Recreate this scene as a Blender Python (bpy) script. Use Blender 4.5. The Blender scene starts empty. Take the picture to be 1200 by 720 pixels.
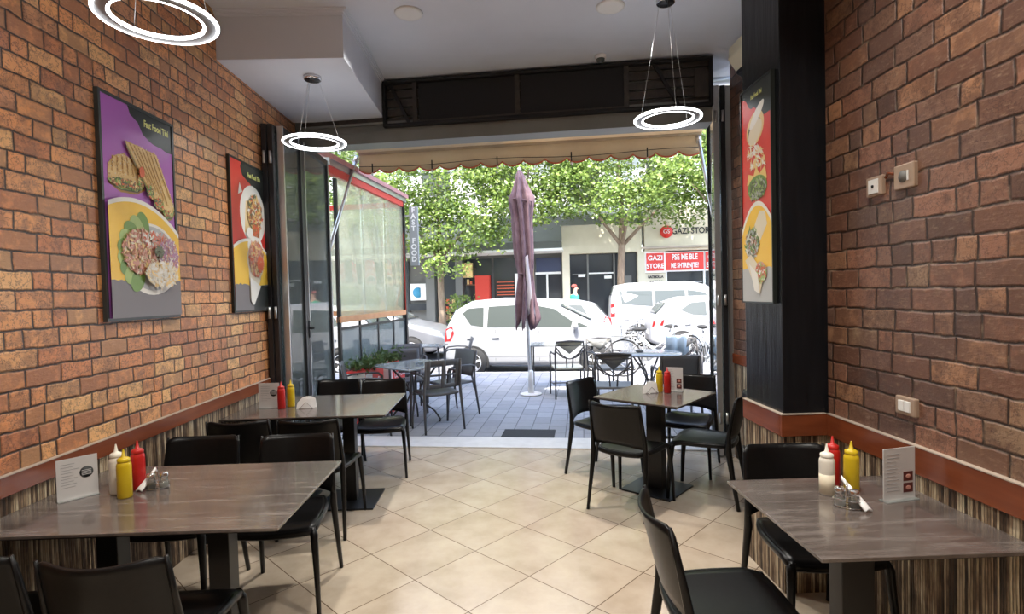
import bpy, math, random
import numpy as np
from mathutils import Vector, Matrix, Euler
PI = math.pi
sc = bpy.context.scene
COL = sc.collection

# ---------------------------------------------------------------- camera
cam_data = bpy.data.cameras.new('camera'); cam = bpy.data.objects.new('camera', cam_data); COL.objects.link(cam)
cam_data.sensor_fit = 'HORIZONTAL'; cam_data.sensor_width = 36.0
cam_data.lens = 635.157 / 1200 * 36.0; cam_data.clip_start = 0.05; cam_data.clip_end = 400
_r = Vector((0.99946502, -0.02075947, -0.02527279)); _u = Vector((0.02580243, 0.02565403, 0.99933783)); _w = Vector((0.02009738, 0.99945531, -0.02617595))
cam.matrix_world = Matrix(((_r.x, _u.x, -_w.x, 0), (_r.y, _u.y, -_w.y, 0), (_r.z, _u.z, -_w.z, 1.58), (0, 0, 0, 1)))
sc.camera = cam

# ---------------------------------------------------------------- world, sun, exposure
sc.view_settings.view_transform = 'Standard'; sc.view_settings.look = 'None'
sc.view_settings.gamma = 1.0; sc.view_settings.use_curve_mapping = False
sc.view_settings.exposure = EXPOSURE = 0.72
SKY = 0.78; SUN = 8.5; DOWNLIGHT = 17.0; RING = 5.0
world = bpy.data.worlds.new('world'); sc.world = world; world.use_nodes = True
nt = world.node_tree; nt.nodes.clear()
sky = nt.nodes.new('ShaderNodeTexSky'); sky.sky_type = 'NISHITA'; sky.sun_disc = False
sky.sun_elevation = math.radians(58); sky.sun_rotation = math.radians(200); sky.air_density = 1.0; sky.dust_density = 2.5; sky.ozone_density = 0.6
bg = nt.nodes.new('ShaderNodeBackground'); bg.inputs['Strength'].default_value = SKY
out = nt.nodes.new('ShaderNodeOutputWorld')
nt.links.new(sky.outputs[0], bg.inputs[0]); nt.links.new(bg.outputs[0], out.inputs[0])
sun_d = bpy.data.lights.new('sun', 'SUN'); sun_d.energy = SUN; sun_d.angle = math.radians(0.6); sun_d.color = (1.0, 0.95, 0.86)
sun = bpy.data.objects.new('sun', sun_d); COL.objects.link(sun)
sun.rotation_euler = Vector((0.15, 0.57, -1.0)).to_track_quat('-Z', 'Y').to_euler(); sun.location = (0, 0, 15)
sc.cycles.use_denoising = True
sc.cycles.max_bounces = 10; sc.cycles.diffuse_bounces = 5; sc.cycles.glossy_bounces = 4; sc.cycles.transparent_max_bounces = 24
sc.cycles.sample_clamp_indirect = 8.0

# ---------------------------------------------------------------- materials
def mat(name, col=(.5, .5, .5), rough=.5, metal=0.0, spec=.5, coat=0.0, emis=None, estr=0.0, alpha=1.0, trans=0.0):
    m = bpy.data.materials.new(name); m.use_nodes = True
    p = m.node_tree.nodes['Principled BSDF']
    p.inputs['Base Color'].default_value = (*col, 1); p.inputs['Roughness'].default_value = rough
    p.inputs['Metallic'].default_value = metal; p.inputs['Specular IOR Level'].default_value = spec
    p.inputs['Coat Weight'].default_value = coat; p.inputs['Alpha'].default_value = alpha
    p.inputs['Transmission Weight'].default_value = trans
    if emis: p.inputs['Emission Color'].default_value = (*emis, 1); p.inputs['Emission Strength'].default_value = estr
    m['p'] = 1
    return m
class NB:
    """small helper to write node trees"""
    def __init__(s, m): s.t = m.node_tree; s.p = s.t.nodes.get('Principled BSDF')
    def n(s, typ, **kw):
        nd = s.t.nodes.new(typ)
        for k, v in kw.items(): setattr(nd, k, v)
        return nd
    def L(s, a, b): s.t.links.new(a, b)
    def setin(s, sock, v):
        if isinstance(v, bpy.types.NodeSocket): s.L(v, sock)
        elif v is not None: sock.default_value = v
    def m(s, op, a, b=None, c=None, clamp=False):
        nd = s.n('ShaderNodeMath', operation=op, use_clamp=clamp)
        s.setin(nd.inputs[0], a); s.setin(nd.inputs[1], b)
        if c is not None: s.setin(nd.inputs[2], c)
        return nd.outputs[0]
    def co(s, kind='Object'): return s.n('ShaderNodeTexCoord').outputs[kind]
    def sep(s, v):
        nd = s.n('ShaderNodeSeparateXYZ'); s.L(v, nd.inputs[0]); return nd.outputs
    def comb(s, x=0.0, y=0.0, z=0.0):
        nd = s.n('ShaderNodeCombineXYZ')
        for i, v in enumerate((x, y, z)): s.setin(nd.inputs[i], v)
        return nd.outputs[0]
    def noise(s, vec, scale, detail=3.0, rough=.55, col=False, dim='3D'):
        nd = s.n('ShaderNodeTexNoise', noise_dimensions=dim)
        if vec is not None: s.L(vec, nd.inputs['Vector'])
        nd.inputs['Scale'].default_value = scale; nd.inputs['Detail'].default_value = detail; nd.inputs['Roughness'].default_value = rough
        return nd.outputs['Color' if col else 'Fac']
    def white(s, vec, col=False):
        nd = s.n('ShaderNodeTexWhiteNoise', noise_dimensions='3D'); s.L(vec, nd.inputs['Vector'])
        return nd.outputs['Color' if col else 'Value']
    def ramp(s, fac, stops, interp='LINEAR'):
        nd = s.n('ShaderNodeValToRGB'); r = nd.color_ramp; r.interpolation = interp
        while len(r.elements) < len(stops): r.elements.new(.5)
        for e, (p, c) in zip(r.elements, stops): e.position = p; e.color = (*c, 1) if len(c) == 3 else c
        s.L(fac, nd.inputs[0]); return nd.outputs[0]
    def mix(s, fac, a, b, mode='MIX'):
        nd = s.n('ShaderNodeMix', data_type='RGBA', blend_type=mode)
        s.setin(nd.inputs[0], fac)
        for k, v in ((6, a), (7, b)):
            if isinstance(v, tuple): nd.inputs[k].default_value = (*v, 1)
            else: s.L(v, nd.inputs[k])
        return nd.outputs[2]
    def smooth(s, v, a, b, lo=0.0, hi=1.0):
        nd = s.n('ShaderNodeMapRange', interpolation_type='SMOOTHSTEP'); s.setin(nd.inputs[0], v)
        for i, x in zip((1, 2, 3, 4), (a, b, lo, hi)): nd.inputs[i].default_value = x
        return nd.outputs[0]
    def bump(s, h, strength=.5, dist=.01):
        nd = s.n('ShaderNodeBump'); nd.inputs['Strength'].default_value = strength; nd.inputs['Distance'].default_value = dist
        s.L(h, nd.inputs['Height']); s.L(nd.outputs[0], s.p.inputs['Normal'])
    def base(s, c): s.L(c, s.p.inputs['Base Color'])
    def rough(s, c): s.L(c, s.p.inputs['Roughness'])

def noisy(name, c1, c2, scale=8.0, rough=.5, bump=0.0, stretch=(1, 1, 1), **kw):
    m = mat(name, c1, rough, **kw); b = NB(m)
    mp = b.n('ShaderNodeMapping'); b.L(b.co(), mp.inputs[0]); mp.inputs['Scale'].default_value = stretch
    f = b.noise(mp.outputs[0], scale, 4.0)
    b.base(b.ramp(f, [(.3, c1), (.7, c2)]))
    if bump: b.bump(f, bump, .01)
    return m

def brick_mat(name, stops, L, H, rough=.42, seed=0.0, mortar=(.035, .018, .012), edge=(.5, .33, .22), ek=.65, mk=.75, dk=.72, coat=.3):
    """brick-relief wall panels: u runs along world Y, v along Z"""
    m = mat(name, (.4, .2, .1), rough, spec=.5, coat=coat); m.node_tree.nodes['Principled BSDF'].inputs['Coat Roughness'].default_value = .30; b = NB(m)
    x, y, z = b.sep(b.co())
    wv = b.comb(0.0, y, z)
    nw = b.m('SUBTRACT', b.noise(wv, 9.0, 3.0), .5)
    nw2 = b.m('SUBTRACT', b.noise(wv, 6.0, 2.0), .5)
    y0 = b.m('MULTIPLY_ADD', nw2, .022, b.m('ADD', y, seed)); z0 = b.m('MULTIPLY_ADD', nw, .022, b.m('ADD', z, seed * .37))
    v = b.m('DIVIDE', z0, H); row = b.m('FLOOR', v); fv = b.m('FRACT', v)
    rr = b.white(b.comb(row, 3.3, seed))
    u = b.m('ADD', b.m('DIVIDE', y0, L), b.m('MULTIPLY_ADD', rr, .35, b.m('MULTIPLY', row, .5)))
    cell = b.m('FLOOR', u); fu = b.m('FRACT', u)
    r2 = b.white(b.comb(cell, row, 7.1)); split = b.m('GREATER_THAN', r2, .72)
    du = b.m('MULTIPLY', b.m('MINIMUM', fu, b.m('SUBTRACT', 1.0, fu)), L)
    ds = b.m('MULTIPLY', b.m('ABSOLUTE', b.m('SUBTRACT', fu, .55)), L)
    ds = b.m('ADD', ds, b.m('MULTIPLY', b.m('SUBTRACT', 1.0, split), 1.0))
    dv = b.m('MULTIPLY', b.m('MINIMUM', fv, b.m('SUBTRACT', 1.0, fv)), H)
    fine = b.noise(wv, 70.0, 4.0, .7)
    d = b.m('MINIMUM', b.m('MINIMUM', du, ds), dv)
    d = b.m('ADD', d, b.m('MULTIPLY', b.m('SUBTRACT', fine, .5), .006))
    mask = b.smooth(d, .0022, .0058)
    cid = b.comb(b.m('ADD', cell, b.m('MULTIPLY', split, b.m('MULTIPLY', b.m('GREATER_THAN', fu, .55), .41))), row, 1.7 + seed)
    rnd = b.white(cid); rnd2 = b.white(b.comb(rnd, row, 4.4))
    col = b.ramp(rnd, stops)
    off = b.comb(b.m('MULTIPLY', rnd, 37.0), y, z)
    blotch = b.noise(off, 16.0, 5.0, .65)
    dark = b.smooth(b.m('ADD', blotch, b.m('MULTIPLY', b.m('SUBTRACT', rnd2, .5), .30)), .38, .62)
    col = b.mix(b.m('MULTIPLY', b.m('SUBTRACT', 1.0, dark), dk), col, (.12, .055, .035))
    streak = b.noise(b.comb(b.m('MULTIPLY', rnd, 11.0), b.m('MULTIPLY', y, .5), b.m('MULTIPLY', z, 1.6)), 55.0, 5.0, .7)
    col = b.mix(b.smooth(streak, .52, .74, 0.0, ek), col, edge)
    vein = b.m('ABSOLUTE', b.m('SUBTRACT', b.noise(b.comb(b.m('MULTIPLY', rnd, 23.0), y, z), 28.0, 6.0, .6), .5))
    col = b.mix(b.m('MULTIPLY', b.smooth(vein, 0.0, .026, .8, 0.0), b.m('GREATER_THAN', rnd2, .35)), col, (.07, .03, .02))
    col = b.mix(b.smooth(streak, .2, .45, .55, 0.0), col, (.10, .05, .035))
    low = b.m('MULTIPLY', b.smooth(fv, .82, .98), b.smooth(b.noise(wv, 13.0, 3.0), .5, .66))
    mcol = b.mix(b.smooth(b.noise(wv, 11.0, 3.0), .52, .70), mortar, tuple(c * mk for c in edge))
    b.base(b.mix(mask, mcol, col))
    h = b.m('ADD', b.smooth(d, .0005, .010), b.m('MULTIPLY', b.m('ADD', blotch, b.m('MULTIPLY', streak, .7)), .5))
    b.bump(h, .75, .009)
    b.rough(b.m('MULTIPLY_ADD', fine, .25, rough - .1))
    return m

def rattan_mat(name):
    m = mat(name, (.3, .22, .15), .6); b = NB(m)
    x, y, z = b.sep(b.co())
    a = b.m('ADD', x, y)
    wob = b.m('MULTIPLY', b.m('SUBTRACT', b.noise(b.comb(a, 0.0, b.m('MULTIPLY', z, .6)), 12.0, 3.0), .5), .010)
    u = b.m('DIVIDE', b.m('ADD', a, wob), .0115); cell = b.m('FLOOR', u); f = b.m('FRACT', u)
    r = b.white(b.comb(cell, 2.0, 5.0)); seg = b.noise(b.comb(b.m('MULTIPLY', cell, 3.1), 0.0, b.m('MULTIPLY', z, 5.0)), 1.6, 3.0)
    v = b.m('ADD', b.m('MULTIPLY', r, .65), b.m('MULTIPLY', b.m('SUBTRACT', seg, .5), 1.1))
    c = b.ramp(b.m('ADD', v, .1), [(.05, (.03, .018, .011)), (.3, (.12, .075, .045)), (.5, (.30, .21, .13)), (.75, (.56, .46, .31)), (1.0, (.70, .62, .47))])
    rnd = b.m('MULTIPLY', b.m('MULTIPLY', f, b.m('SUBTRACT', 1.0, f)), 4.0)
    c = b.mix(b.smooth(rnd, 0.0, .45), (.015, .01, .007), c)
    b.base(c); b.bump(rnd, .7, .005)
    return m

def tile_floor_mat():
    m = mat('floor_tiles', (.6, .5, .38), .22, spec=.5); b = NB(m)
    x, y, z = b.sep(b.co())
    ang = PI / 4 + .00652; t = .4498; sa, ca = math.sin(ang), math.cos(ang)
    X = b.m('SUBTRACT', x, -.1978); Y = b.m('SUBTRACT', y, 3.2937)
    p = b.m('DIVIDE', b.m('ADD', b.m('MULTIPLY', X, sa), b.m('MULTIPLY', Y, ca)), t)
    q = b.m('DIVIDE', b.m('ADD', b.m('MULTIPLY', X, -ca), b.m('MULTIPLY', Y, sa)), t)
    fp, fq = b.m('FRACT', p), b.m('FRACT', q)
    dd = b.m('MULTIPLY', b.m('MINIMUM', b.m('MINIMUM', fp, b.m('SUBTRACT', 1.0, fp)), b.m('MINIMUM', fq, b.m('SUBTRACT', 1.0, fq))), t)
    mask = b.smooth(dd, .0018, .0034)
    rnd = b.white(b.comb(b.m('FLOOR', p), b.m('FLOOR', q), 1.0))
    vec = b.comb(x, y, b.m('MULTIPLY', rnd, 9.0))
    n = b.noise(vec, 4.0, 6.0, .6)
    c = b.ramp(n, [(.3, (.40, .33, .245)), (.5, (.485, .405, .31)), (.72, (.55, .47, .37))])
    c = b.mix(b.m('MULTIPLY', rnd, .15), c, (.48, .32, .26))
    b.base(b.mix(mask, (.13, .085, .05), c))
    b.rough(b.m('ADD', b.m('MULTIPLY', n, .12), b.m('MULTIPLY', b.m('SUBTRACT', 1.0, mask), .4)) if False else b.m('MULTIPLY_ADD', n, .16, .12))
    b.bump(b.m('ADD', mask, b.m('MULTIPLY', n, .15)), .35, .002)
    return m

def paving_mat(name, c1, c2, grout, L=.30, W=.20):
    """stone pavers aligned with the street frame"""
    m = mat(name, c1, .75); b = NB(m)
    x, y, z = b.sep(b.co())
    Y = b.m('SUBTRACT', y, 5.486)
    a = b.m('ADD', b.m('MULTIPLY', x, .9886), b.m('MULTIPLY', Y, -.1503))
    d_ = b.m('ADD', b.m('MULTIPLY', x, .1503), b.m('MULTIPLY', Y, .9886))
    u = b.m('DIVIDE', a, W); col_ = b.m('FLOOR', u); v = b.m('ADD', b.m('DIVIDE', d_, L), b.m('MULTIPLY', col_, .5))
    fu, fv = b.m('FRACT', u), b.m('FRACT', v)
    du = b.m('MULTIPLY', b.m('MINIMUM', fu, b.m('SUBTRACT', 1.0, fu)), W); dv = b.m('MULTIPLY', b.m('MINIMUM', fv, b.m('SUBTRACT', 1.0, fv)), L)
    mask = b.smooth(b.m('MINIMUM', du, dv), .002, .007)
    rnd = b.white(b.comb(col_, b.m('FLOOR', v), 3.0)); n = b.noise(b.comb(x, y, rnd), 18.0, 5.0)
    c = b.ramp(b.m('ADD', b.m('MULTIPLY', rnd, .5), b.m('MULTIPLY', n, .5)), [(.2, c1), (.8, c2)])
    b.base(b.mix(mask, grout, c)); b.bump(b.m('ADD', mask, b.m('MULTIPLY', n, .2)), .6, .006)
    return m

def tabletop_mat():
    m = mat('table_laminate', (.3, .27, .25), .24, spec=.8, coat=.4); m.node_tree.nodes['Principled BSDF'].inputs['Coat Roughness'].default_value = .08; b = NB(m)
    mp = b.n('ShaderNodeMapping'); b.L(b.co(), mp.inputs[0]); mp.inputs['Scale'].default_value = (1.1, 10.0, 1.0); mp.inputs['Rotation'].default_value = (0, 0, .6)
    n = b.noise(mp.outputs[0], 2.4, 9.0, .72)
    n2 = b.noise(b.co(), 3.0, 3.0)
    c = b.ramp(n, [(.30, (.06, .047, .042)), (.46, (.105, .085, .075)), (.56, (.14, .118, .107)), (.72, (.27, .235, .215))])
    b.base(b.mix(b.m('MULTIPLY', n2, .3), c, (.06, .045, .04)))
    b.rough(b.m('MULTIPLY_ADD', n, .14, .14))
    return m

def glass_mat(name, tint=(.96, .98, .97), gloss=.35, op=.06, dust=(.7, .75, .72), milky=False):
    m = bpy.data.materials.new(name); m.use_nodes = True; t = m.node_tree; t.nodes.clear()
    tr = t.nodes.new('ShaderNodeBsdfTransparent'); tr.inputs[0].default_value = (*tint, 1)
    gl = t.nodes.new('ShaderNodeBsdfGlossy'); gl.inputs['Roughness'].default_value = .03
    df = t.nodes.new('ShaderNodeBsdfTranslucent' if milky else 'ShaderNodeBsdfDiffuse'); df.inputs[0].default_value = (*dust, 1)
    fr = t.nodes.new('ShaderNodeFresnel'); fr.inputs[0].default_value = 1.5
    mu = t.nodes.new('ShaderNodeMath'); mu.operation = 'MULTIPLY'; mu.inputs[1].default_value = gloss * 3; mu.use_clamp = True
    m1 = t.nodes.new('ShaderNodeMixShader'); m2 = t.nodes.new('ShaderNodeMixShader'); o = t.nodes.new('ShaderNodeOutputMaterial')
    m2.inputs[0].default_value = op
    t.links.new(fr.outputs[0], mu.inputs[0]); t.links.new(mu.outputs[0], m1.inputs[0]); t.links.new(tr.outputs[0], m1.inputs[1]); t.links.new(gl.outputs[0], m1.inputs[2])
    t.links.new(m1.outputs[0], m2.inputs[1]); t.links.new(df.outputs[0], m2.inputs[2]); t.links.new(m2.outputs[0], o.inputs[0])
    return m

def leaf_mat(name, stops, trans=.45):
    m = bpy.data.materials.new(name); m.use_nodes = True; t = m.node_tree; t.nodes.clear(); b = NB.__new__(NB); b.t = t; b.p = None
    g = b.n('ShaderNodeNewGeometry')
    r = b.n('ShaderNodeValToRGB'); rr = r.color_ramp
    while len(rr.elements) < len(stops): rr.elements.new(.5)
    for e, (p, c) in zip(rr.elements, stops): e.position = p; e.color = (*c, 1)
    b.L(g.outputs['Random Per Island'], r.inputs[0])
    d = b.n('ShaderNodeBsdfDiffuse'); tl = b.n('ShaderNodeBsdfTranslucent'); gl = b.n('ShaderNodeBsdfGlossy'); gl.inputs['Roughness'].default_value = .4
    b.L(r.outputs[0], d.inputs[0]); b.L(r.outputs[0], tl.inputs[0])
    m1 = b.n('ShaderNodeMixShader'); m1.inputs[0].default_value = trans; m2 = b.n('ShaderNodeMixShader'); m2.inputs[0].default_value = .05
    o = b.n('ShaderNodeOutputMaterial')
    b.L(d.outputs[0], m1.inputs[1]); b.L(tl.outputs[0], m1.inputs[2]); b.L(m1.outputs[0], m2.inputs[1]); b.L(gl.outputs[0], m2.inputs[2]); b.L(m2.outputs[0], o.inputs[0])
    return m

M = {}
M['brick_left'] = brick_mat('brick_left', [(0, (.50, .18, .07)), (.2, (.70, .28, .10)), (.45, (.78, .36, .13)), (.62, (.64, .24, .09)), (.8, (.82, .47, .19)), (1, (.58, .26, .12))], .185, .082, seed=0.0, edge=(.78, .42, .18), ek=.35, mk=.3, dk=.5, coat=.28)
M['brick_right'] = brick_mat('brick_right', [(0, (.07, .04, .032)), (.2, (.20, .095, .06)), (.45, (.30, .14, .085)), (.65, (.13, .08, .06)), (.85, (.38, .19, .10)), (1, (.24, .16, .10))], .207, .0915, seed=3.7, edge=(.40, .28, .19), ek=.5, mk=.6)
M['rattan'] = rattan_mat('rattan_panel')
M['floor'] = tile_floor_mat()
M['paving'] = paving_mat('paving', (.23, .235, .25), (.32, .32, .335), (.11, .11, .12))
M['tabletop'] = tabletop_mat()
M['ceiling'] = noisy('ceiling_paint', (.64, .68, .76), (.67, .71, .79), 3.0, .7)
M['coffer'] = noisy('coffer_paint', (.60, .63, .70), (.63, .66, .73), 3.0, .7)
M['wall_plain'] = noisy('back_wall_paint', (.42, .36, .30), (.48, .42, .35), 2.0, .8)
M['rail'] = noisy('orange_brown_wood', (.15, .036, .013), (.23, .062, .023), 3.0, .25, .05, (1, .6, 6), coat=.2)
M['rail_edge'] = mat('pale_rail_edge', (.45, .37, .30), .4)
M['black_paint'] = noisy('glossy_black_paint', (.006, .007, .009), (.011, .012, .015), 6.0, .26, .35, (4, 4, .35), spec=.25)
M['black_plastic'] = noisy('black_resin', (.0035, .0035, .004), (.006, .006, .0065), 40.0, .32, .01, spec=.28)
M['black_metal'] = mat('black_metal', (.008, .008, .009), .4)
M['black_frame'] = mat('dark_door_frame', (.018, .018, .021), .35)
M['alu'] = mat('aluminium', (.62, .63, .64), .3, metal=.8)
M['chrome'] = mat('chrome', (.8, .8, .82), .12, metal=1.0)
M['beam'] = noisy('grey_beam', (.17, .175, .16), (.21, .215, .20), 2.0, .5)
M['glass'] = glass_mat('door_glass')
M['clear_glass'] = glass_mat('small_glass', (.93, .95, .95), .5, .10)
M['ring_light'] = mat('ring_light', (1, 1, 1), .4, emis=(.93, .97, 1.0), estr=RING)
M['downlight'] = mat('downlight_lens', (.9, .88, .8), .5, emis=(1.0, .96, .86), estr=1.1)
M['grey_ring'] = mat('grey_ring_body', (.30, .30, .31), .4, metal=.4)
M['white'] = mat('white_plastic', (.78, .78, .76), .4)
M['cream'] = mat('cream_plastic', (.66, .62, .46), .45)
M['yellow'] = mat('mustard_yellow', (.62, .43, .01), .35)
M['red'] = mat('ketchup_red', (.50, .015, .012), .35)
M['sauce_white'] = mat('milky_bottle', (.80, .76, .66), .35)
M['mayo'] = mat('mayonnaise', (.74, .66, .50), .35)
M['paper'] = noisy('paper', (.60, .59, .58), (.66, .65, .64), 6.0, .6)
M['ink'] = mat('black_ink', (.03, .03, .03), .6)
M['darkred_ink'] = mat('dark_red_ink', (.12, .025, .02), .6)
M['greyink'] = mat('grey_ink', (.35, .35, .36), .6)
M['napkin'] = mat('napkin', (.82, .81, .80), .8)
M['dark_slat'] = noisy('brown_slats', (.028, .023, .02), (.055, .045, .036), 20.0, .6)
M['mesh_black'] = mat('black_mesh', (.007, .007, .008), .7)
def cloth_mat(name, c1, c2, tr):
    m = noisy(name, c1, c2, 3.0, .85); t = m.node_tree; p_ = t.nodes['Principled BSDF']; src = p_.inputs['Base Color'].links[0].from_socket
    tl = t.nodes.new('ShaderNodeBsdfTranslucent'); mx = t.nodes.new('ShaderNodeMixShader'); mx.inputs[0].default_value = tr; o = t.nodes['Material Output']
    t.links.new(src, tl.inputs[0]); t.links.new(p_.outputs[0], mx.inputs[1]); t.links.new(tl.outputs[0], mx.inputs[2]); t.links.new(mx.outputs[0], o.inputs[0]); return m
M['awning'] = cloth_mat('beige_awning', (.60, .48, .34), (.68, .56, .40), .45)
M['awning_red'] = mat('awning_red_edge', (.62, .12, .07), .8)
M['marble'] = noisy('threshold_marble', (.58, .56, .54), (.68, .66, .64), 9.0, .35)
M['asphalt'] = noisy('asphalt', (.11, .11, .12), (.16, .16, .17), 30.0, .9)
M['kerb'] = noisy('kerb_stone', (.42, .41, .40), (.5, .49, .47), 10.0, .8)
M['mat'] = noisy('rubber_mat', (.02, .02, .022), (.035, .035, .038), 90.0, .9)
M['umbrella'] = noisy('plum_canvas', (.12, .065, .08), (.20, .13, .145), 8.0, .85)
M['lining'] = mat('pale_lining', (.48, .44, .45), .85)
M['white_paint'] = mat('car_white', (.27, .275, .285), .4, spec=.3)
M['silver_paint'] = mat('car_silver', (.26, .27, .29), .3, metal=.5, coat=.5)
M['car_glass'] = mat('car_glass', (.06, .07, .065), .10, spec=.35)
M['tyre'] = mat('tyre', (.02, .02, .02), .8)
M['rim'] = mat('rim', (.50, .51, .53), .4)
M['tail'] = mat('tail_lamp', (.50, .012, .012), .35, spec=.2)
M['headlamp'] = mat('head_lamp', (.75, .77, .8), .1, coat=.8)
M['bark'] = noisy('bark', (.16, .11, .075), (.26, .2, .14), 12.0, .9, .5, (1, 1, .3))
M['leaves'] = leaf_mat('leaves', [(0, (.09, .15, .03)), (.5, (.17, .26, .05)), (1, (.30, .38, .10))])
M['leaves_dark'] = leaf_mat('leaves_dark', [(0, (.05, .09, .025)), (1, (.12, .18, .05))], .3)
M['facade'] = noisy('cream_facade', (.66, .60, .46), (.74, .68, .54), 2.0, .85)
M['facade_white'] = noisy('white_facade', (.66, .68, .72), (.74, .76, .79), 1.0, .85)
M['shop_dark'] = mat('dark_shop_glass', (.035, .04, .045), .12, spec=.6)
M['shop_grey'] = mat('grey_shop_front', (.16, .16, .15), .6)
M['shop_brown'] = noisy('brown_shelving', (.10, .05, .03), (.30, .17, .10), 3.0, .7)
M['sign_red'] = mat('sign_red', (.72, .035, .025), .45)
M['sign_white'] = mat('sign_white', (.86, .85, .83), .5)
M['sign_grey'] = mat('sign_grey', (.30, .31, .31), .5)
M['blue'] = mat('poster_blue', (.05, .30, .50), .5)
M['navy'] = mat('navy', (.03, .04, .09), .4)
M['plastic_sheet'] = glass_mat('clear_plastic_sheet', (.95, .96, .90), .18, .20, (.90, .86, .66), True)
M['red_band'] = mat('red_band', (.60, .05, .03), .6)
M['roof_pink'] = mat('faded_red_roof', (.48, .22, .20), .7)
M['orange_wood'] = noisy('orange_rail', (.62, .26, .10), (.72, .34, .15), 6.0, .5)
M['taupe'] = mat('outdoor_resin', (.085, .08, .08), .5)
M['out_metal'] = mat('outdoor_metal', (.07, .065, .06), .45, metal=.4)
M['mesh_beige'] = mat('beige_mesh', (.55, .52, .40), .7)
M['out_top'] = noisy('outdoor_table_glass', (.22, .23, .23), (.30, .31, .31), 5.0, .15)
M['denim'] = mat('pale_blue_cloth', (.36, .46, .56), .9)
M['skin'] = mat('skin', (.55, .33, .24), .6)
M['green_shirt'] = mat('green_shirt', (.02, .28, .16), .8)
M['redcap'] = mat('red_hair_cap', (.25, .05, .04), .8)
M['bike'] = mat('bike_frame', (.30, .31, .32), .35, metal=.5)
M['bike_silver'] = mat('bike_silver', (.55, .56, .56), .3, metal=.8)
M['trousers'] = mat('dark_trousers', (.05, .05, .08), .8)
# poster inks
for k, c in dict(p_purple=(.42, .13, .50), p_yellow=(.86, .53, .05), p_red=(.66, .045, .035), p_white=(.80, .78, .72), p_black=(.018, .022, .020), p_grey=(.17, .155, .165),
                 p_lime=(.75, .78, .25), p_toast=(.60, .34, .10), p_toast2=(.36, .17, .04), p_crumb=(.80, .58, .26), p_green=(.16, .30, .06), p_lgreen=(.36, .50, .16),
                 p_pink=(.62, .30, .24), p_onion=(.45, .22, .38), p_meat=(.42, .16, .07), p_tomato=(.70, .14, .06), p_fries=(.80, .55, .18), p_frame=(.05, .06, .06), p_wrap=(.74, .66, .50), p_olive=(.10, .12, .06), p_paleg=(.45, .46, .46)).items():
    M[k] = mat(k, c, .3)

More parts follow.
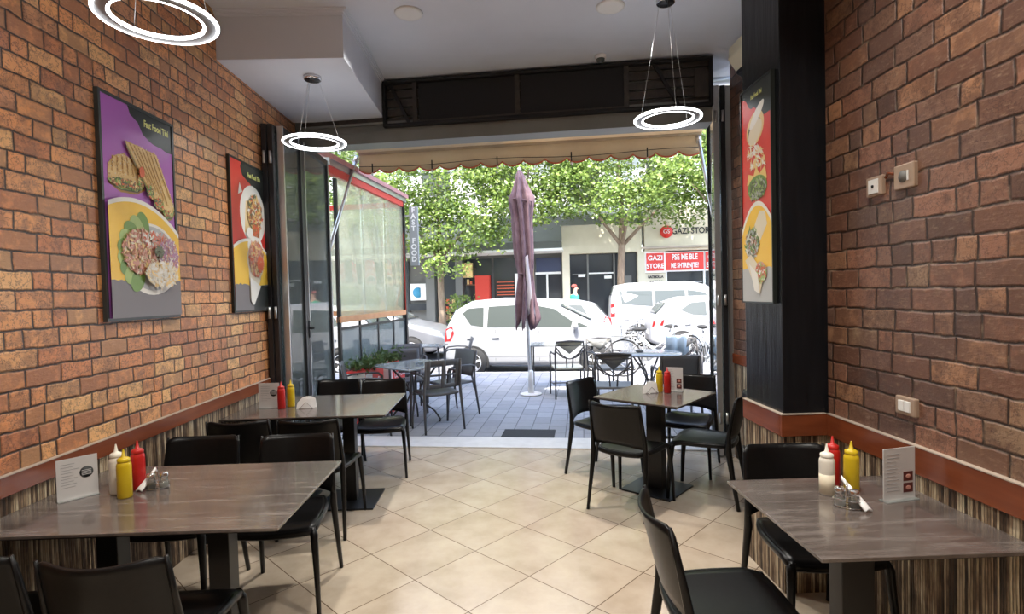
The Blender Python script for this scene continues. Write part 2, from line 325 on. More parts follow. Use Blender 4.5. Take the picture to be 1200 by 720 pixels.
# ---------------------------------------------------------------- mesh builder
class B:
    def __init__(s): s.v = []; s.f = []; s.mi = []; s.sm = []
    def add(s, vs, fs, mi=0, sm=False, T=None):
        o = len(s.v)
        for p in vs:
            p = Vector(p)
            s.v.append(tuple(T @ p) if T is not None else tuple(p))
        for f in fs: s.f.append([i + o for i in f]); s.mi.append(mi); s.sm.append(sm)
        return s
    def box(s, c, d, mi=0, T=None, rz=0):
        x, y, z = (k / 2 for k in d); R = Matrix.Rotation(rz, 3, 'Z'); c = Vector(c)
        vs = [c + R @ Vector((a * x, b_ * y, e * z)) for a in (-1, 1) for b_ in (-1, 1) for e in (-1, 1)]
        return s.add(vs, [(0, 1, 3, 2), (4, 6, 7, 5), (0, 4, 5, 1), (2, 3, 7, 6), (0, 2, 6, 4), (1, 5, 7, 3)], mi, False, T)
    def b2(s, x0, x1, y0, y1, z0, z1, mi=0, T=None): return s.box(((x0 + x1) / 2, (y0 + y1) / 2, (z0 + z1) / 2), (abs(x1 - x0), abs(y1 - y0), abs(z1 - z0)), mi, T)
    def tube(s, pts, r, seg=8, mi=0, closed=False, flat=1.0, T=None, sm=True):
        pts = [Vector(p) for p in pts]; n = len(pts)
        rs = [r] * n if not hasattr(r, '__len__') else list(r)
        vs = []; up = None
        for i in range(n):
            if closed: t = (pts[(i + 1) % n] - pts[i - 1])
            else: t = pts[min(i + 1, n - 1)] - pts[max(i - 1, 0)]
            t.normalize()
            if up is None:
                up = Vector((0, 0, 1)) if abs(t.z) < .9 else Vector((0, 1, 0))
            a = t.cross(up)
            if a.length < 1e-4: a = t.cross(Vector((1, 0, 0)))
            a.normalize(); b_ = a.cross(t).normalized(); up = b_
            for k in range(seg):
                th = 2 * PI * (k + .5) / seg
                vs.append(pts[i] + a * (math.cos(th) * rs[i]) + b_ * (math.sin(th) * rs[i] * flat))
        fs = []
        for i in range(n if closed else n - 1):
            j = (i + 1) % n
            for k in range(seg):
                k2 = (k + 1) % seg; fs.append((i * seg + k, i * seg + k2, j * seg + k2, j * seg + k))
        if not closed: fs += [tuple(range(seg))[::-1], tuple((n - 1) * seg + k for k in range(seg))]
        return s.add(vs, fs, mi, sm, T)
    def lathe(s, prof, seg=20, c=(0, 0, 0), mi=0, T=None, sm=True, axis='Z'):
        loop = len(prof) > 2 and tuple(prof[0]) == tuple(prof[-1])
        vs = []; n = len(prof); c = Vector(c)
        for r_, z in prof:
            for k in range(seg):
                th = 2 * PI * k / seg
                p = Vector((r_ * math.cos(th), r_ * math.sin(th), z))
                if axis == 'Y': p = Vector((p.x, p.z, p.y))
                if axis == 'X': p = Vector((p.z, p.x, p.y))
                vs.append(c + p)
        fs = [(i * seg + k, i * seg + (k + 1) % seg, (i + 1) * seg + (k + 1) % seg, (i + 1) * seg + k) for i in range(n - 1) for k in range(seg)]
        if prof[0][0] > 1e-5 and not loop: fs.append(tuple(range(seg))[::-1])
        if prof[-1][0] > 1e-5 and not loop: fs.append(tuple((n - 1) * seg + k for k in range(seg)))
        return s.add(vs, fs, mi, sm, T)
    def sheet(s, g, th, mi=0, T=None, sm=True, dirv=None):
        """g: rows of points; thickened along the averaged normal"""
        R, Cn = len(g), len(g[0]); P = [[Vector(p) for p in r] for r in g]
        N = [[None] * Cn for _ in range(R)]
        for i in range(R):
            for j in range(Cn):
                du = P[i][min(j + 1, Cn - 1)] - P[i][max(j - 1, 0)]; dv = P[min(i + 1, R - 1)][j] - P[max(i - 1, 0)][j]
                nn = du.cross(dv); N[i][j] = nn.normalized() if nn.length > 1e-9 else Vector((0, 0, 1))
        vs = [P[i][j] for i in range(R) for j in range(Cn)] + [P[i][j] - (Vector(dirv) if dirv else N[i][j]) * th for i in range(R) for j in range(Cn)]
        o = R * Cn; fs = []
        for i in range(R - 1):
            for j in range(Cn - 1):
                a, b_, c, d = i * Cn + j, i * Cn + j + 1, (i + 1) * Cn + j + 1, (i + 1) * Cn + j
                fs += [(a, b_, c, d), (o + d, o + c, o + b_, o + a)]
        for j in range(Cn - 1):
            fs.append((j, o + j, o + j + 1, j + 1)); k = (R - 1) * Cn + j; fs.append((k + 1, o + k + 1, o + k, k))
        for i in range(R - 1):
            k = i * Cn; fs.append((k + Cn, o + k + Cn, o + k, k)); k = i * Cn + Cn - 1; fs.append((k, o + k, o + k + Cn, k + Cn))
        return s.add(vs, fs, mi, sm, T)
    def prism(s, poly, vec, mi=0, T=None, sm=False):
        n = len(poly); vs = [Vector(p) for p in poly] + [Vector(p) + Vector(vec) for p in poly]
        fs = [tuple(range(n))[::-1], tuple(range(n, 2 * n))] + [(i, (i + 1) % n, n + (i + 1) % n, n + i) for i in range(n)]
        return s.add(vs, fs, mi, sm, T)
    def ball(s, c, r, mi=0, seg=10, rings=6, sc_=(1, 1, 1), T=None):
        prof = [(math.sin(PI * i / rings) * r, -math.cos(PI * i / rings) * r) for i in range(rings + 1)]
        b_ = B(); b_.lathe([(max(p, 1e-6), z) for p, z in prof], seg)
        vs = [(c[0] + v[0] * sc_[0], c[1] + v[1] * sc_[1], c[2] + v[2] * sc_[2]) for v in b_.v]
        return s.add(vs, b_.f, mi, True, T)
    def obj(s, name, mats, parent=None, bevel=0.0, sub=0, recalc=True):
        me = bpy.data.meshes.new(name); me.from_pydata(s.v, [], s.f); me.update()
        if recalc:
            import bmesh
            bm = bmesh.new(); bm.from_mesh(me); bmesh.ops.recalc_face_normals(bm, faces=bm.faces); bm.to_mesh(me); bm.free()
        for k in (mats if isinstance(mats, (list, tuple)) else [mats]): me.materials.append(M[k] if isinstance(k, str) else k)
        me.polygons.foreach_set('material_index', s.mi); me.polygons.foreach_set('use_smooth', s.sm)
        o = bpy.data.objects.new(name, me); COL.objects.link(o)
        if parent is not None: o.parent = parent
        if bevel: md = o.modifiers.new('bevel', 'BEVEL'); md.width = bevel; md.segments = 2; md.limit_method = 'ANGLE'
        if sub: md = o.modifiers.new('sub', 'SUBSURF'); md.levels = md.render_levels = sub
        return o
def tag(o, label=None, cat=None, group=None, kind=None):
    if label: o['label'] = label
    if cat: o['category'] = cat
    if group: o['group'] = group
    if kind: o['kind'] = kind
    return o
def thing(name, label, cat, loc=(0, 0, 0), rz=0.0, group=None):
    o = bpy.data.objects.new(name, None); COL.objects.link(o); o.empty_display_size = .1
    o.location = loc; o.rotation_euler = (0, 0, rz); return tag(o, label, cat, group)
def copy_tree(o, parent=None):
    c = o.copy(); COL.objects.link(c); c.parent = parent
    for ch in list(KIDS.get(o.name, [])) or [k for k in o.children]: copy_tree(ch, c)
    return c
KIDS = {}
def dup(o, label, loc, rz, group=None):
    c = copy_tree(o); c.location = loc; c.rotation_euler = (0, 0, rz); c['label'] = label
    if group: c['group'] = group
    return c
def struct(b, name, m, bevel=0.0): return tag(b.obj(name, m, None, bevel), kind='structure')
def text(body, size, T, m, parent, name='lettering', ext=.001, xs=1.0, align='CENTER', bold=0.0):
    cu = bpy.data.curves.new('text', 'FONT'); cu.body = body; cu.size = size; cu.extrude = ext; cu.align_x = align; cu.align_y = 'CENTER'; cu.offset = bold
    to = bpy.data.objects.new('text', cu); COL.objects.link(to); bpy.context.view_layer.update()
    me = bpy.data.meshes.new_from_object(to.evaluated_get(bpy.context.evaluated_depsgraph_get()))
    bpy.data.objects.remove(to); bpy.data.curves.remove(cu)
    me.transform(T @ Matrix.Diagonal((xs, 1, 1, 1))); me.materials.clear(); me.materials.append(M[m])
    me.name = name; o = bpy.data.objects.new(name, me); COL.objects.link(o)
    if parent is not None: o.parent = parent
    return o
def frame(O, A, Bv):
    """matrix whose x axis is A, y axis is Bv, z axis A x Bv"""
    A = Vector(A).normalized(); Bv = Vector(Bv).normalized(); N = A.cross(Bv)
    m = Matrix((( A.x, Bv.x, N.x, O[0]), (A.y, Bv.y, N.y, O[1]), (A.z, Bv.z, N.z, O[2]), (0, 0, 0, 1)))
    return m
# street frame: the facade is turned 8.6 degrees against the side walls
SV = Vector((.9886, -.1503, 0)); NV = Vector((.1503, .9886, 0)); O0 = Vector((0, 5.486, 0))
def W(a, b, z=0.0): return O0 + SV * a + NV * b + Vector((0, 0, z))
STR = Matrix(((SV.x, NV.x, 0, O0.x), (SV.y, NV.y, 0, O0.y), (0, 0, 1, 0), (0, 0, 0, 1)))
SANG = math.atan2(SV.y, SV.x)
# ================================================================ room shell
XL, XR, CEIL = -1.99, 1.66, 3.645
struct(B().b2(-2.14, 2.32, -3.6, 5.75, -.12, 0), 'floor', 'floor')
struct(B().b2(-2.14, XL, -3.6, 5.75, 0, 3.8), 'wall_left', 'brick_left')
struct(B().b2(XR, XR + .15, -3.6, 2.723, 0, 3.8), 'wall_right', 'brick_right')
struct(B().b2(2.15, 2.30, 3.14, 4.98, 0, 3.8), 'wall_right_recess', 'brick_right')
struct(B().b2(1.427, 2.30, 2.723, 3.14, 0, 3.8), 'wall_pillar', 'black_paint', .004)
struct(B().b2(-2.14, 1.81, -3.75, -3.6, 0, 3.8), 'wall_back', 'wall_plain')
struct(B().b2(-2.14, 2.30, -3.75, 5.9, CEIL, CEIL + .12), 'ceiling', 'ceiling')
b = B().b2(XL, -1.085, 3.965, 5.40, 3.30, CEIL)
struct(b, 'ceiling_soffit', 'coffer')
# cove moulding around the soffit and the facade strips
b = B()
for k, (w_, z_) in enumerate(((.035, .012), (.022, .026), (.010, .042))):
    b.b2(XL, -1.085 + w_, 3.965 - w_, 3.965, CEIL - z_, CEIL - (0, .012, .026)[k]); b.b2(-1.085, -1.085 + w_, 3.965, 5.25, CEIL - z_, CEIL - (0, .012, .026)[k])
struct(b, 'trim_1', 'ceiling')
struct(B().b2(-2.2, 2.0, -.33, -.15, 3.06, 3.75, T=STR), 'wall_front', 'beam')
b = B().b2(-1.9, 2.0, -.36, -.33, 3.06, 3.19, T=STR).b2(-1.9, 2.0, -.37, -.33, 3.235, 3.255, T=STR).b2(-1.9, 2.0, -.365, -.33, 3.165, 3.180, T=STR)
struct(b, 'trim_2', 'beam')
b = B().b2(-1.88, -1.0, -.352, -.33, 3.26, 3.30, T=STR)
struct(b, 'trim_3', 'dark_slat')
# rails and rattan wainscot
def rail(name, pts, z0, z1, th=.022):
    """board following a polyline; the wall lies to the left of travel"""
    b = B(); e = B()
    for (x0, y0), (x1, y1), (nx, ny) in pts:
        b.b2(min(x0, x1) - (th if nx < 0 else 0), max(x0, x1) + (th if nx > 0 else 0), min(y0, y1) - (th if ny < 0 else 0), max(y0, y1), z0, z1)
        e.b2(min(x0, x1) - (th + .003 if nx < 0 else 0), max(x0, x1) + (th + .003 if nx > 0 else 0), min(y0, y1) - (th + .003 if ny < 0 else 0), max(y0, y1), z1, z1 + .007)
    struct(b, name, 'rail', .002); struct(e, name.replace('rail', 'edge').replace('trim', 'trim'), 'rail_edge')
b = B().b2(XL, XL + .022, -3.6, 4.72, .825, .905); struct(b, 'trim_4', 'rail', .002)
struct(B().b2(XL, XL + .024, -3.6, 4.72, .905, .909), 'trim_5', 'rail_edge')
struct(B().b2(XL, XL + .008, -3.6, 4.72, .0, .825), 'trim_6', 'rattan')
b = B().b2(XR - .022, XR, -3.6, 2.723, .815, .925).b2(1.405, XR, 2.701, 2.723, .815, .925).b2(1.405, 1.427, 2.723, 3.14, .815, .925)
struct(b, 'trim_7', 'rail', .002)
b = B().b2(XR - .024, XR, -3.6, 2.723, .925, .929).b2(1.403, XR, 2.699, 2.723, .925, .929).b2(1.403, 1.427, 2.723, 3.14, .925, .929)
struct(b, 'trim_8', 'rail_edge')
b = B().b2(XR - .008, XR, -3.6, 2.723, 0, .815).b2(1.419, XR, 2.715, 2.723, 0, .815).b2(1.419, 1.427, 2.723, 3.14, 0, .815)
struct(b, 'trim_9', 'rattan')
struct(B().b2(2.128, 2.15, 3.14, 4.96, .88, .97), 'trim_10', 'rail', .002)
struct(B().b2(2.142, 2.15, 3.14, 4.96, 0, .88), 'trim_11', 'rattan')
# marble threshold strip
struct(B().b2(-2.15, 2.2, -.02, .36, -.06, .012, T=STR), 'trim_12', 'marble')

# black grille panel over the opening
t = thing('transom_grille', 'long dark slatted grille panel over the open shopfront, under the ceiling', 'grille', W(.485, -.37, 3.19)); t.rotation_euler.z = SANG
b = B()
for a0, a1, z0, z1 in ((-1.515, 1.515, 0, .03), (-1.515, 1.515, .405, .43), (-1.515, -1.485, 0, .43), (1.485, 1.515, 0, .43)): b.b2(a0, a1, -.05, .03, z0, z1)
b.obj('frame', 'mesh_black', t, .006)
b = B()
for k in range(5): b.box((0, .015, .06 + k * .085), (2.98, .02, .066))
b.obj('slat', 'dark_slat', t)['kind'] = 'stuff'
for a0, a1 in ((-1.165, -.235), (-.195, .755)): B().b2(a0, a1, -.015, -.005, .045, .40).obj('mesh_panel', 'mesh_black', t)
for a0 in (-1.205, -.225, .765): B().b2(a0 - .02, a0 + .025, -.03, -.012, .03, .405).obj('upright', 'shop_grey' if 0 else 'dark_slat', t)
B().b2(-1.2, .78, -.032, -.012, .02, .05).obj('lower_bar', 'dark_slat', t)
for a0, a1 in ((-1.46, -1.28), (1.0, 1.2)): B().prism([(a0, -.03, .40), (a0 + .035, -.03, .40), (a1 + .035, -.03, .03), (a1, -.03, .03)], (0, .02, 0)).obj('brace', 'mesh_black', t)
B().b2(1.36, 1.48, -.03, -.01, .08, .33).obj('mesh_box', 'dark_slat', t)

# folding glass doors, folded against both sides
def leaf(name, x, y0, y1, h, handle=False, bright=None, w=.045, hinge=False):
    t = bpy.data.objects.new(name, None); COL.objects.link(t); t.location = (x, y0, 0.013); t['kind'] = 'structure'
    L = y1 - y0; b = B()
    b.b2(-.022, .022, 0, w, 0, h).b2(-.022, .022, L - w, L, 0, h).b2(-.022, .022, w, L - w, h - .06, h).b2(-.022, .022, w, L - w, 0, .09)
    b.obj('door_frame', 'black_frame', t, .003)
    B().b2(-.004, .004, w, L - w, .09, h - .06).obj('door_glass', 'glass', t)
    if bright:
        b = B()
        for y in bright: b.b2(-.024, .026, y, y + .018, .0, h)
        b.obj('edge_strip', 'alu', t)
    if hinge:
        for z in (.35, 1.45, h - .28): B().lathe([(.012, -.05), (.012, .05)], 10, (0, -.008, z)).obj('hinge', 'alu', t)
    if handle:
        b = B().tube([(-.07, .03, 1.28), (-.02, .03, 1.28), (.07, .03, 1.28)], .012, 8).box((.025, .03, 1.27), (.01, .03, .16))
        b.obj('door_handle', 'mesh_black', t)
    return t
leaf('door_1', -1.955, 4.62, 5.42, 3.04, hinge=True); leaf('door_2', -1.907, 4.63, 5.43, 3.04, hinge=True)
leaf('door_3', -1.850, 4.70, 5.15, 3.04, bright=(-.002,), w=.04)
leaf('door_4', -1.850, 5.05 + .103, 5.93, 3.04, handle=True, bright=(.045, .75), w=.045)
for k, (nm, x, y, br, hg) in enumerate((('door_5', 2.015, 4.98, (-.004,), True), ('door_6', 2.075, 4.97, None, True), ('door_7', 2.135, 4.99, (-.002,), False))):
    d = leaf(nm, x, y, y + .90, 3.42, bright=br, hinge=hg); d.rotation_euler.z = math.radians(-17.3)

# ================================================================ ceiling fittings
def downlight(label, x, y, grp='round ceiling downlights'):
    t = thing('ceiling_downlight', label, 'light', (x, y, CEIL), 0, grp)
    B().lathe([(.082, -.012), (.10, -.010), (.104, 0), (.08, 0)], 32).obj('bezel', 'white', t)
    B().lathe([(1e-6, -.008), (.083, -.009), (.083, 0)], 32).obj('lens', 'downlight', t)
    ld = bpy.data.lights.new('downlight', 'AREA'); ld.shape = 'DISK'; ld.size = .16; ld.energy = DOWNLIGHT; ld.color = (1.0, .95, .87); ld.spread = math.radians(115)
    lo = bpy.data.objects.new('lamp', ld); COL.objects.link(lo); lo.location = (0, 0, -.016); lo.parent = t
    return t
downlight('round ceiling downlight nearer the dropped soffit', -.62, 4.03)
downlight('round ceiling downlight right of centre near the ring pendant', .85, 3.98)
for x, y in ((-.62, 1.6), (.85, 1.6), (-.62, -.8), (.85, -.8), (.1, -2.6)):  # unseen fixtures, added to light the room from outside the view
    downlight('unseen round ceiling downlight added further back over the dining room', x, y)
def pendant(label, x, y, z, ztop):
    t = thing('ring_pendant', label, 'pendant lamp', (x, y, z), 0, 'glowing ring pendants')
    R1, R2 = .230, .178
    B().lathe([(R2 + .005, -.006), (R1 - .005, -.006), (R1 - .005, .014), (R2 + .005, .014), (R2 + .005, -.006)], 64).obj('ring_body', 'grey_ring', t)
    for r in (R1, R2): B().tube([(r * math.cos(2 * PI * k / 64), r * math.sin(2 * PI * k / 64), 0) for k in range(64)], .0085, 8, closed=True).obj('glowing_ring', 'ring_light', t)
    h = ztop - z
    B().lathe([(.062, -.028), (.066, -.024), (.066, 0), (.02, 0)], 28, (0, 0, h)).obj('ceiling_plate', 'chrome', t)
    B().lathe([(1e-6, -.03), (.06, -.03), (.06, -.027)], 28, (0, 0, h)).obj('plate_cover', 'black_metal', t)
    for k in range(3):
        an = 2 * PI * k / 3 + .5
        B().tube([(.2 * math.cos(an), .2 * math.sin(an), .01), (.045 * math.cos(an), .045 * math.sin(an), h - .02)], .0013, 5).obj('wire', 'alu', t)
    B().tube([(0, 0, h - .03), (0, 0, h * .42)], .0015, 5).obj('power_cord', 'alu', t) if 0 else None
    return t
pendant('glowing ring pendant hanging below the dropped soffit by the folded glass doors', -1.42, 4.29, 2.79, 3.30)
pendant('glowing ring pendant hanging before the right end of the dark grille', 1.23, 3.90, 2.80, CEIL)
pendant('largest glowing ring pendant, cut by the top edge above the purple poster', -1.46, 2.42, 2.81, CEIL)
t = thing('dome_camera', 'small dark security dome on the ceiling before the dark grille', 'camera', (.93, 4.80, CEIL))
B().lathe([(.05, 0), (.05, -.02), (.042, -.03)], 20).obj('base', 'white', t); B().lathe([(.038, -.028), (.034, -.05), (.02, -.066), (1e-6, -.07)], 20).obj('dome', 'car_glass', t)
# air conditioner behind the pillar
t = thing('air_conditioner', 'cream wall air conditioner half hidden behind the black pillar', 'air conditioner', (2.15, 4.40, 3.26))
prof = [(0, .29), (-.20, .29), (-.255, .25), (-.265, .16), (-.20, .06), (-.13, 0), (0, 0)]
B().prism([(x, -.85, z) for x, z in prof], (0, .85, 0), sm=False).obj('body', 'cream', t, .008)
B().prism([(-.196, -.83, .035), (-.206, -.83, .06), (-.14, -.83, .004), (-.13, -.83, -.004)], (0, .81, 0)).obj('air_flap', 'mesh_black', t)
B().b2(-.15, -.12, .0, .003, .12, .13).obj('vent_slot', 'mesh_black', t)

# ================================================================ posters
def poster(name, label, O, A, w, h, art, fm='p_frame', f=.022):
    """O lower-left corner seen from the room, A reading direction"""
    T = frame(O, A, (0, 0, 1)); o = thing(name, label, 'poster'); o.matrix_world = T
    fr = B().b2(0, w, 0, h, 0, .016); fr.obj('backing', fm, o)
    b = B().b2(0, w, 0, f, .016, .022).b2(0, w, h - f, h, .016, .022).b2(0, f, f, h - f, .016, .022).b2(w - f, w, f, h - f, .016, .022); b.obj('frame', fm, o)
    art(o, f, w - f, f, h - f); return o
class Art:
    def __init__(s): s.b = B(); s.names = []; s.z = .0163
    def m(s, k):
        if k not in s.names: s.names.append(k)
        return s.names.index(k)
    def poly(s, pts, k, up=.0002):
        s.z += up; s.b.add([(x, y, s.z) for x, y in pts], [tuple(range(len(pts)))], s.m(k))
    def ell(s, cx, cy, rx, ry, k, a0=0, a1=2 * PI, n=36, rot=0, up=.0002):
        s.poly([(cx + rx * math.cos(a0 + (a1 - a0) * i / n) * math.cos(rot) - ry * math.sin(a0 + (a1 - a0) * i / n) * math.sin(rot),
                 cy + rx * math.cos(a0 + (a1 - a0) * i / n) * math.sin(rot) + ry * math.sin(a0 + (a1 - a0) * i / n) * math.cos(rot)) for i in range(n)], k, up)
    def shreds(s, rnd, cx, cy, rx, ry, keys, n, l=.03, w=.008, clip=None):
        for i in range(n):
            r_ = math.sqrt(rnd.random()); th = rnd.random() * 2 * PI; x = cx + rx * r_ * math.cos(th); y = cy + ry * r_ * math.sin(th)
            if clip and not clip(x, y): continue
            a = rnd.random() * PI; L_ = l * rnd.uniform(.5, 1.2); w_ = w * rnd.uniform(.6, 1.5); c, d = math.cos(a), math.sin(a)
            pts = [(x - c * L_ / 2, y - d * L_ / 2), (x + d * w_ / 2, y - c * w_ / 2), (x + c * L_ / 2, y + d * L_ / 2), (x - d * w_ / 2, y + c * w_ / 2)]
            s.poly(pts, rnd.choice(keys), .000012)
    def done(s, o): s.b.obj('print', s.names, o, recalc=False)
def torn(rnd, x0, x1, y, amp, n):
    return [(x0 + (x1 - x0) * i / n, y + rnd.uniform(-amp, amp)) for i in range(n + 1)]
def toastie(a, cx, cy, s, rot, rnd, tri):
    R = lambda x, y: (cx + s * (x * math.cos(rot) - y * math.sin(rot)), cy + s * (x * math.sin(rot) + y * math.cos(rot)))
    ol = []
    for i in range(len(tri)):
        p, q = tri[i], tri[(i + 1) % len(tri)]
        for k in range(6): f = k / 6; ol.append(R(p[0] + (q[0] - p[0]) * f + rnd.uniform(-.02, .02), p[1] + (q[1] - p[1]) * f + rnd.uniform(-.02, .02)))
    a.poly([(x + .004, y - .022) for x, y in ol], 'p_olive'); a.poly([(x + .002, y - .014) for x, y in ol], 'p_lgreen'); a.poly([(x, y - .006) for x, y in ol], 'p_toast'); a.poly(ol, 'p_crumb')
    return R
def art1(o, x0, x1, y0, y1):
    rnd = random.Random(4); a = Art(); a.poly([(x0, y0), (x1, y0), (x1, y1), (x0, y1)], 'p_purple')
    a.poly([(.22, y1), (x1, y1), (x1, .985)] + [(x1 - .035 * i, .985 + .004 * i + rnd.uniform(-.008, .008)) for i in range(1, 7)] + [(.34, 1.03), (.30, 1.085), (.24, 1.11)], 'p_black')
    # toasted sandwiches with grill stripes and filling
    def toast(ol, stripes, fill):
        for dx, dy, k in ((.006, -.030, 'p_toast2'), (.004, -.020, 'p_olive'), (.003, -.012, 'p_lgreen'), (0, -.004, 'p_toast'), (0, 0, 'p_crumb')):
            s_ = 1.0 if k != 'p_crumb' else .955; cx = sum(q[0] for q in ol) / len(ol); cy = sum(q[1] for q in ol) / len(ol)
            P = []
            for (x_, y_), (x2, y2) in zip(ol, ol[1:] + ol[:1]):
                for m_ in range(4): P.append((cx + (x_ + (x2 - x_) * m_ / 4 + rnd.uniform(-.003, .003) - cx) * s_ + dx, cy + (y_ + (y2 - y_) * m_ / 4 + rnd.uniform(-.003, .003) - cy) * s_ + dy))
            a.poly(P, k)
        xs_ = [q[0] for q in ol]; ys_ = [q[1] for q in ol]
        def inside(x_, y_):
            c_ = False
            for (x1, y1_), (x2, y2) in zip(ol, ol[1:] + ol[:1]):
                if (y1_ > y_) != (y2 > y_) and x_ < (x2 - x1) * (y_ - y1_) / (y2 - y1_) + x1: c_ = not c_
            return c_
        for (p_, q_, w_) in stripes: a.poly([(p_[0], p_[1]), (p_[0] + w_, p_[1]), (q_[0] + w_, q_[1]), (q_[0], q_[1])], 'p_toast')
        for (p_, q_, w_) in stripes: a.poly([(p_[0] + .002, p_[1] - .006), (p_[0] + w_ * .55, p_[1] - .006), (q_[0] + w_ * .5, q_[1] + .012), (q_[0] + .003, q_[1] + .012)], 'p_toast2')
        a.shreds(rnd, (min(xs_) + max(xs_)) / 2, (min(ys_) + max(ys_)) / 2, (max(xs_) - min(xs_)) * .6, (max(ys_) - min(ys_)) * .6, ['p_toast', 'p_crumb', 'p_crumb', 'p_wrap', 'p_fries'], 520, .012, .006, inside)
        for (x_, y_, rx, ry, n_) in fill: a.shreds(rnd, x_, y_, rx, ry, ['p_green', 'p_olive', 'p_lgreen', 'p_tomato', 'p_meat', 'p_olive', 'p_crumb'], n_, .030, .010)
    toast([(.045, .735), (.055, .81), (.10, .86), (.17, .885), (.25, .87), (.31, .83), (.33, .75), (.27, .715), (.14, .705)],
          [((.085 + .035 * k, .855 + .006 * min(k, 3)), (.075 + .04 * k, .775), .014) for k in range(6)], [(.17, .725, .12, .020, 150), (.29, .76, .02, .05, 60)])
    toast([(.175, .955), (.30, .955), (.435, .945), (.48, .86), (.56, .72), (.585, .66), (.56, .615), (.51, .60), (.42, .67), (.33, .76)],
          [((.205 + .033 * k, .948 - .002 * k), (.345 + .033 * k, .765 - .020 * k if k < 6 else .70 - .01 * (k - 6)), .013) for k in range(7)], [(.36, .715, .03, .035, 90), (.43, .66, .04, .03, 100), (.50, .615, .04, .015, 70)])
    a.ell(.29, .81, .022, .03, 'p_tomato')
    # arched yellow field
    arc = lambda r, c: [(x, c - r * (x - .22) ** 2) for x in [x0 + (x1 - x0) * i / 30 for i in range(31)]]
    a.poly([(x0, .2)] + arc(1.02, .655) + [(x1, .2)], 'p_white'); a.poly([(x0, .15)] + arc(1.06, .632) + [(x1, .15)], 'p_yellow')
    a.poly([(x0, y0)] + torn(rnd, x0, x1, .215, .006, 24) + [(x1, y0)], 'p_grey')
    a.ell(.345, .335, .245, .20, 'p_white'); a.ell(.345, .34, .225, .18, 'p_paleg')
    for k in range(9):
        th = 1.9 + k * .27; a.ell(.345 + .21 * math.cos(th), .355 + .175 * math.sin(th), .07, .05, 'p_lgreen' if k % 2 else 'p_green', rot=th)
    a.shreds(rnd, .25, .37, .15, .12, ['p_meat', 'p_pink', 'p_pink', 'p_crumb', 'p_wrap'], 900, .042, .012)
    a.shreds(rnd, .36, .44, .12, .05, ['p_tomato', 'p_pink', 'p_white'], 160, .035, .012)
    a.shreds(rnd, .47, .36, .09, .10, ['p_onion', 'p_onion', 'p_white', 'p_pink'], 420, .045, .009)
    a.shreds(rnd, .40, .25, .14, .07, ['p_white', 'p_wrap', 'p_crumb', 'p_white'], 480, .045, .012)
    a.shreds(rnd, .37, .38, .04, .03, ['p_olive'], 30, .03, .014)
    a.done(o); text('Fast Food Tini', .052, frame((.385, 1.072, a.z + .0015), (1, 0, 0), (0, 1, 0)), 'p_lime', o, xs=.72, ext=.0004, bold=.0012)
def art2(o, x0, x1, y0, y1):
    rnd = random.Random(9); a = Art(); a.poly([(x0, y0), (x1, y0), (x1, y1), (x0, y1)], 'p_red')
    a.poly([(.20, y1), (x1, y1), (x1, .84)] + [(x1 - .035 * i, .84 + .024 * i + rnd.uniform(-.01, .01)) for i in range(1, 9)] + [(.21, 1.06), (.18, 1.12)], 'p_black')
    a.ell(.37, .77, .22, .235, 'p_white'); a.poly([(.13, .90), (.16, 1.0), (.20, .93)], 'p_white')
    for k in range(9): x = .22 + .018 * k; a.poly([(x, .62), (x + .013, .62), (x + .013 + .03, .87), (x + .03, .87)], 'p_fries')
    a.shreds(rnd, .40, .78, .12, .15, ['p_meat', 'p_tomato', 'p_olive', 'p_white', 'p_crumb', 'p_fries'], 420, .06, .02); a.ell(.29, .62, .06, .045, 'p_white'); a.shreds(rnd, .40, .64, .06, .05, ['p_tomato', 'p_meat'], 60, .05, .02)
    arc = lambda r, c: [(x, c - r * (x - .28) ** 2) for x in [x0 + (x1 - x0) * i / 30 for i in range(31)]]
    a.poly([(x0, .2)] + arc(1.0, .575) + [(x1, .2)], 'p_white'); a.poly([(x0, .15)] + arc(1.05, .552) + [(x1, .15)], 'p_yellow')
    a.poly([(x0, y0)] + torn(rnd, x0, x1, .215, .010, 20) + [(x1, y0)], 'p_grey')
    a.poly([(x0 + .3, y0)] + torn(rnd, x0 + .3, x1, .20, .010, 10) + [(x1, y0)], 'p_black')
    a.ell(.37, .52, .13, .08, 'p_white')
    a.poly([(.24, .42), (.50, .42), (.44, .25), (.30, .05), (.25, .10)], 'p_wrap'); a.ell(.37, .41, .145, .155, 'p_wrap'); a.ell(.375, .42, .125, .14, 'p_meat')
    a.shreds(rnd, .375, .42, .125, .14, ['p_meat', 'p_pink', 'p_crumb', 'p_tomato', 'p_pink'], 500, .06, .02); a.shreds(rnd, .44, .38, .05, .06, ['p_tomato'], 60, .05, .02)
    a.poly([(.25, .27), (.43, .20), (.30, .05), (.25, .08)], 'p_white')
    a.done(o); text('Fast Food Tini', .052, frame((.37, 1.07, a.z + .0015), (1, 0, 0), (0, 1, 0)), 'p_lime', o, xs=.72, ext=.0004, bold=.0012)
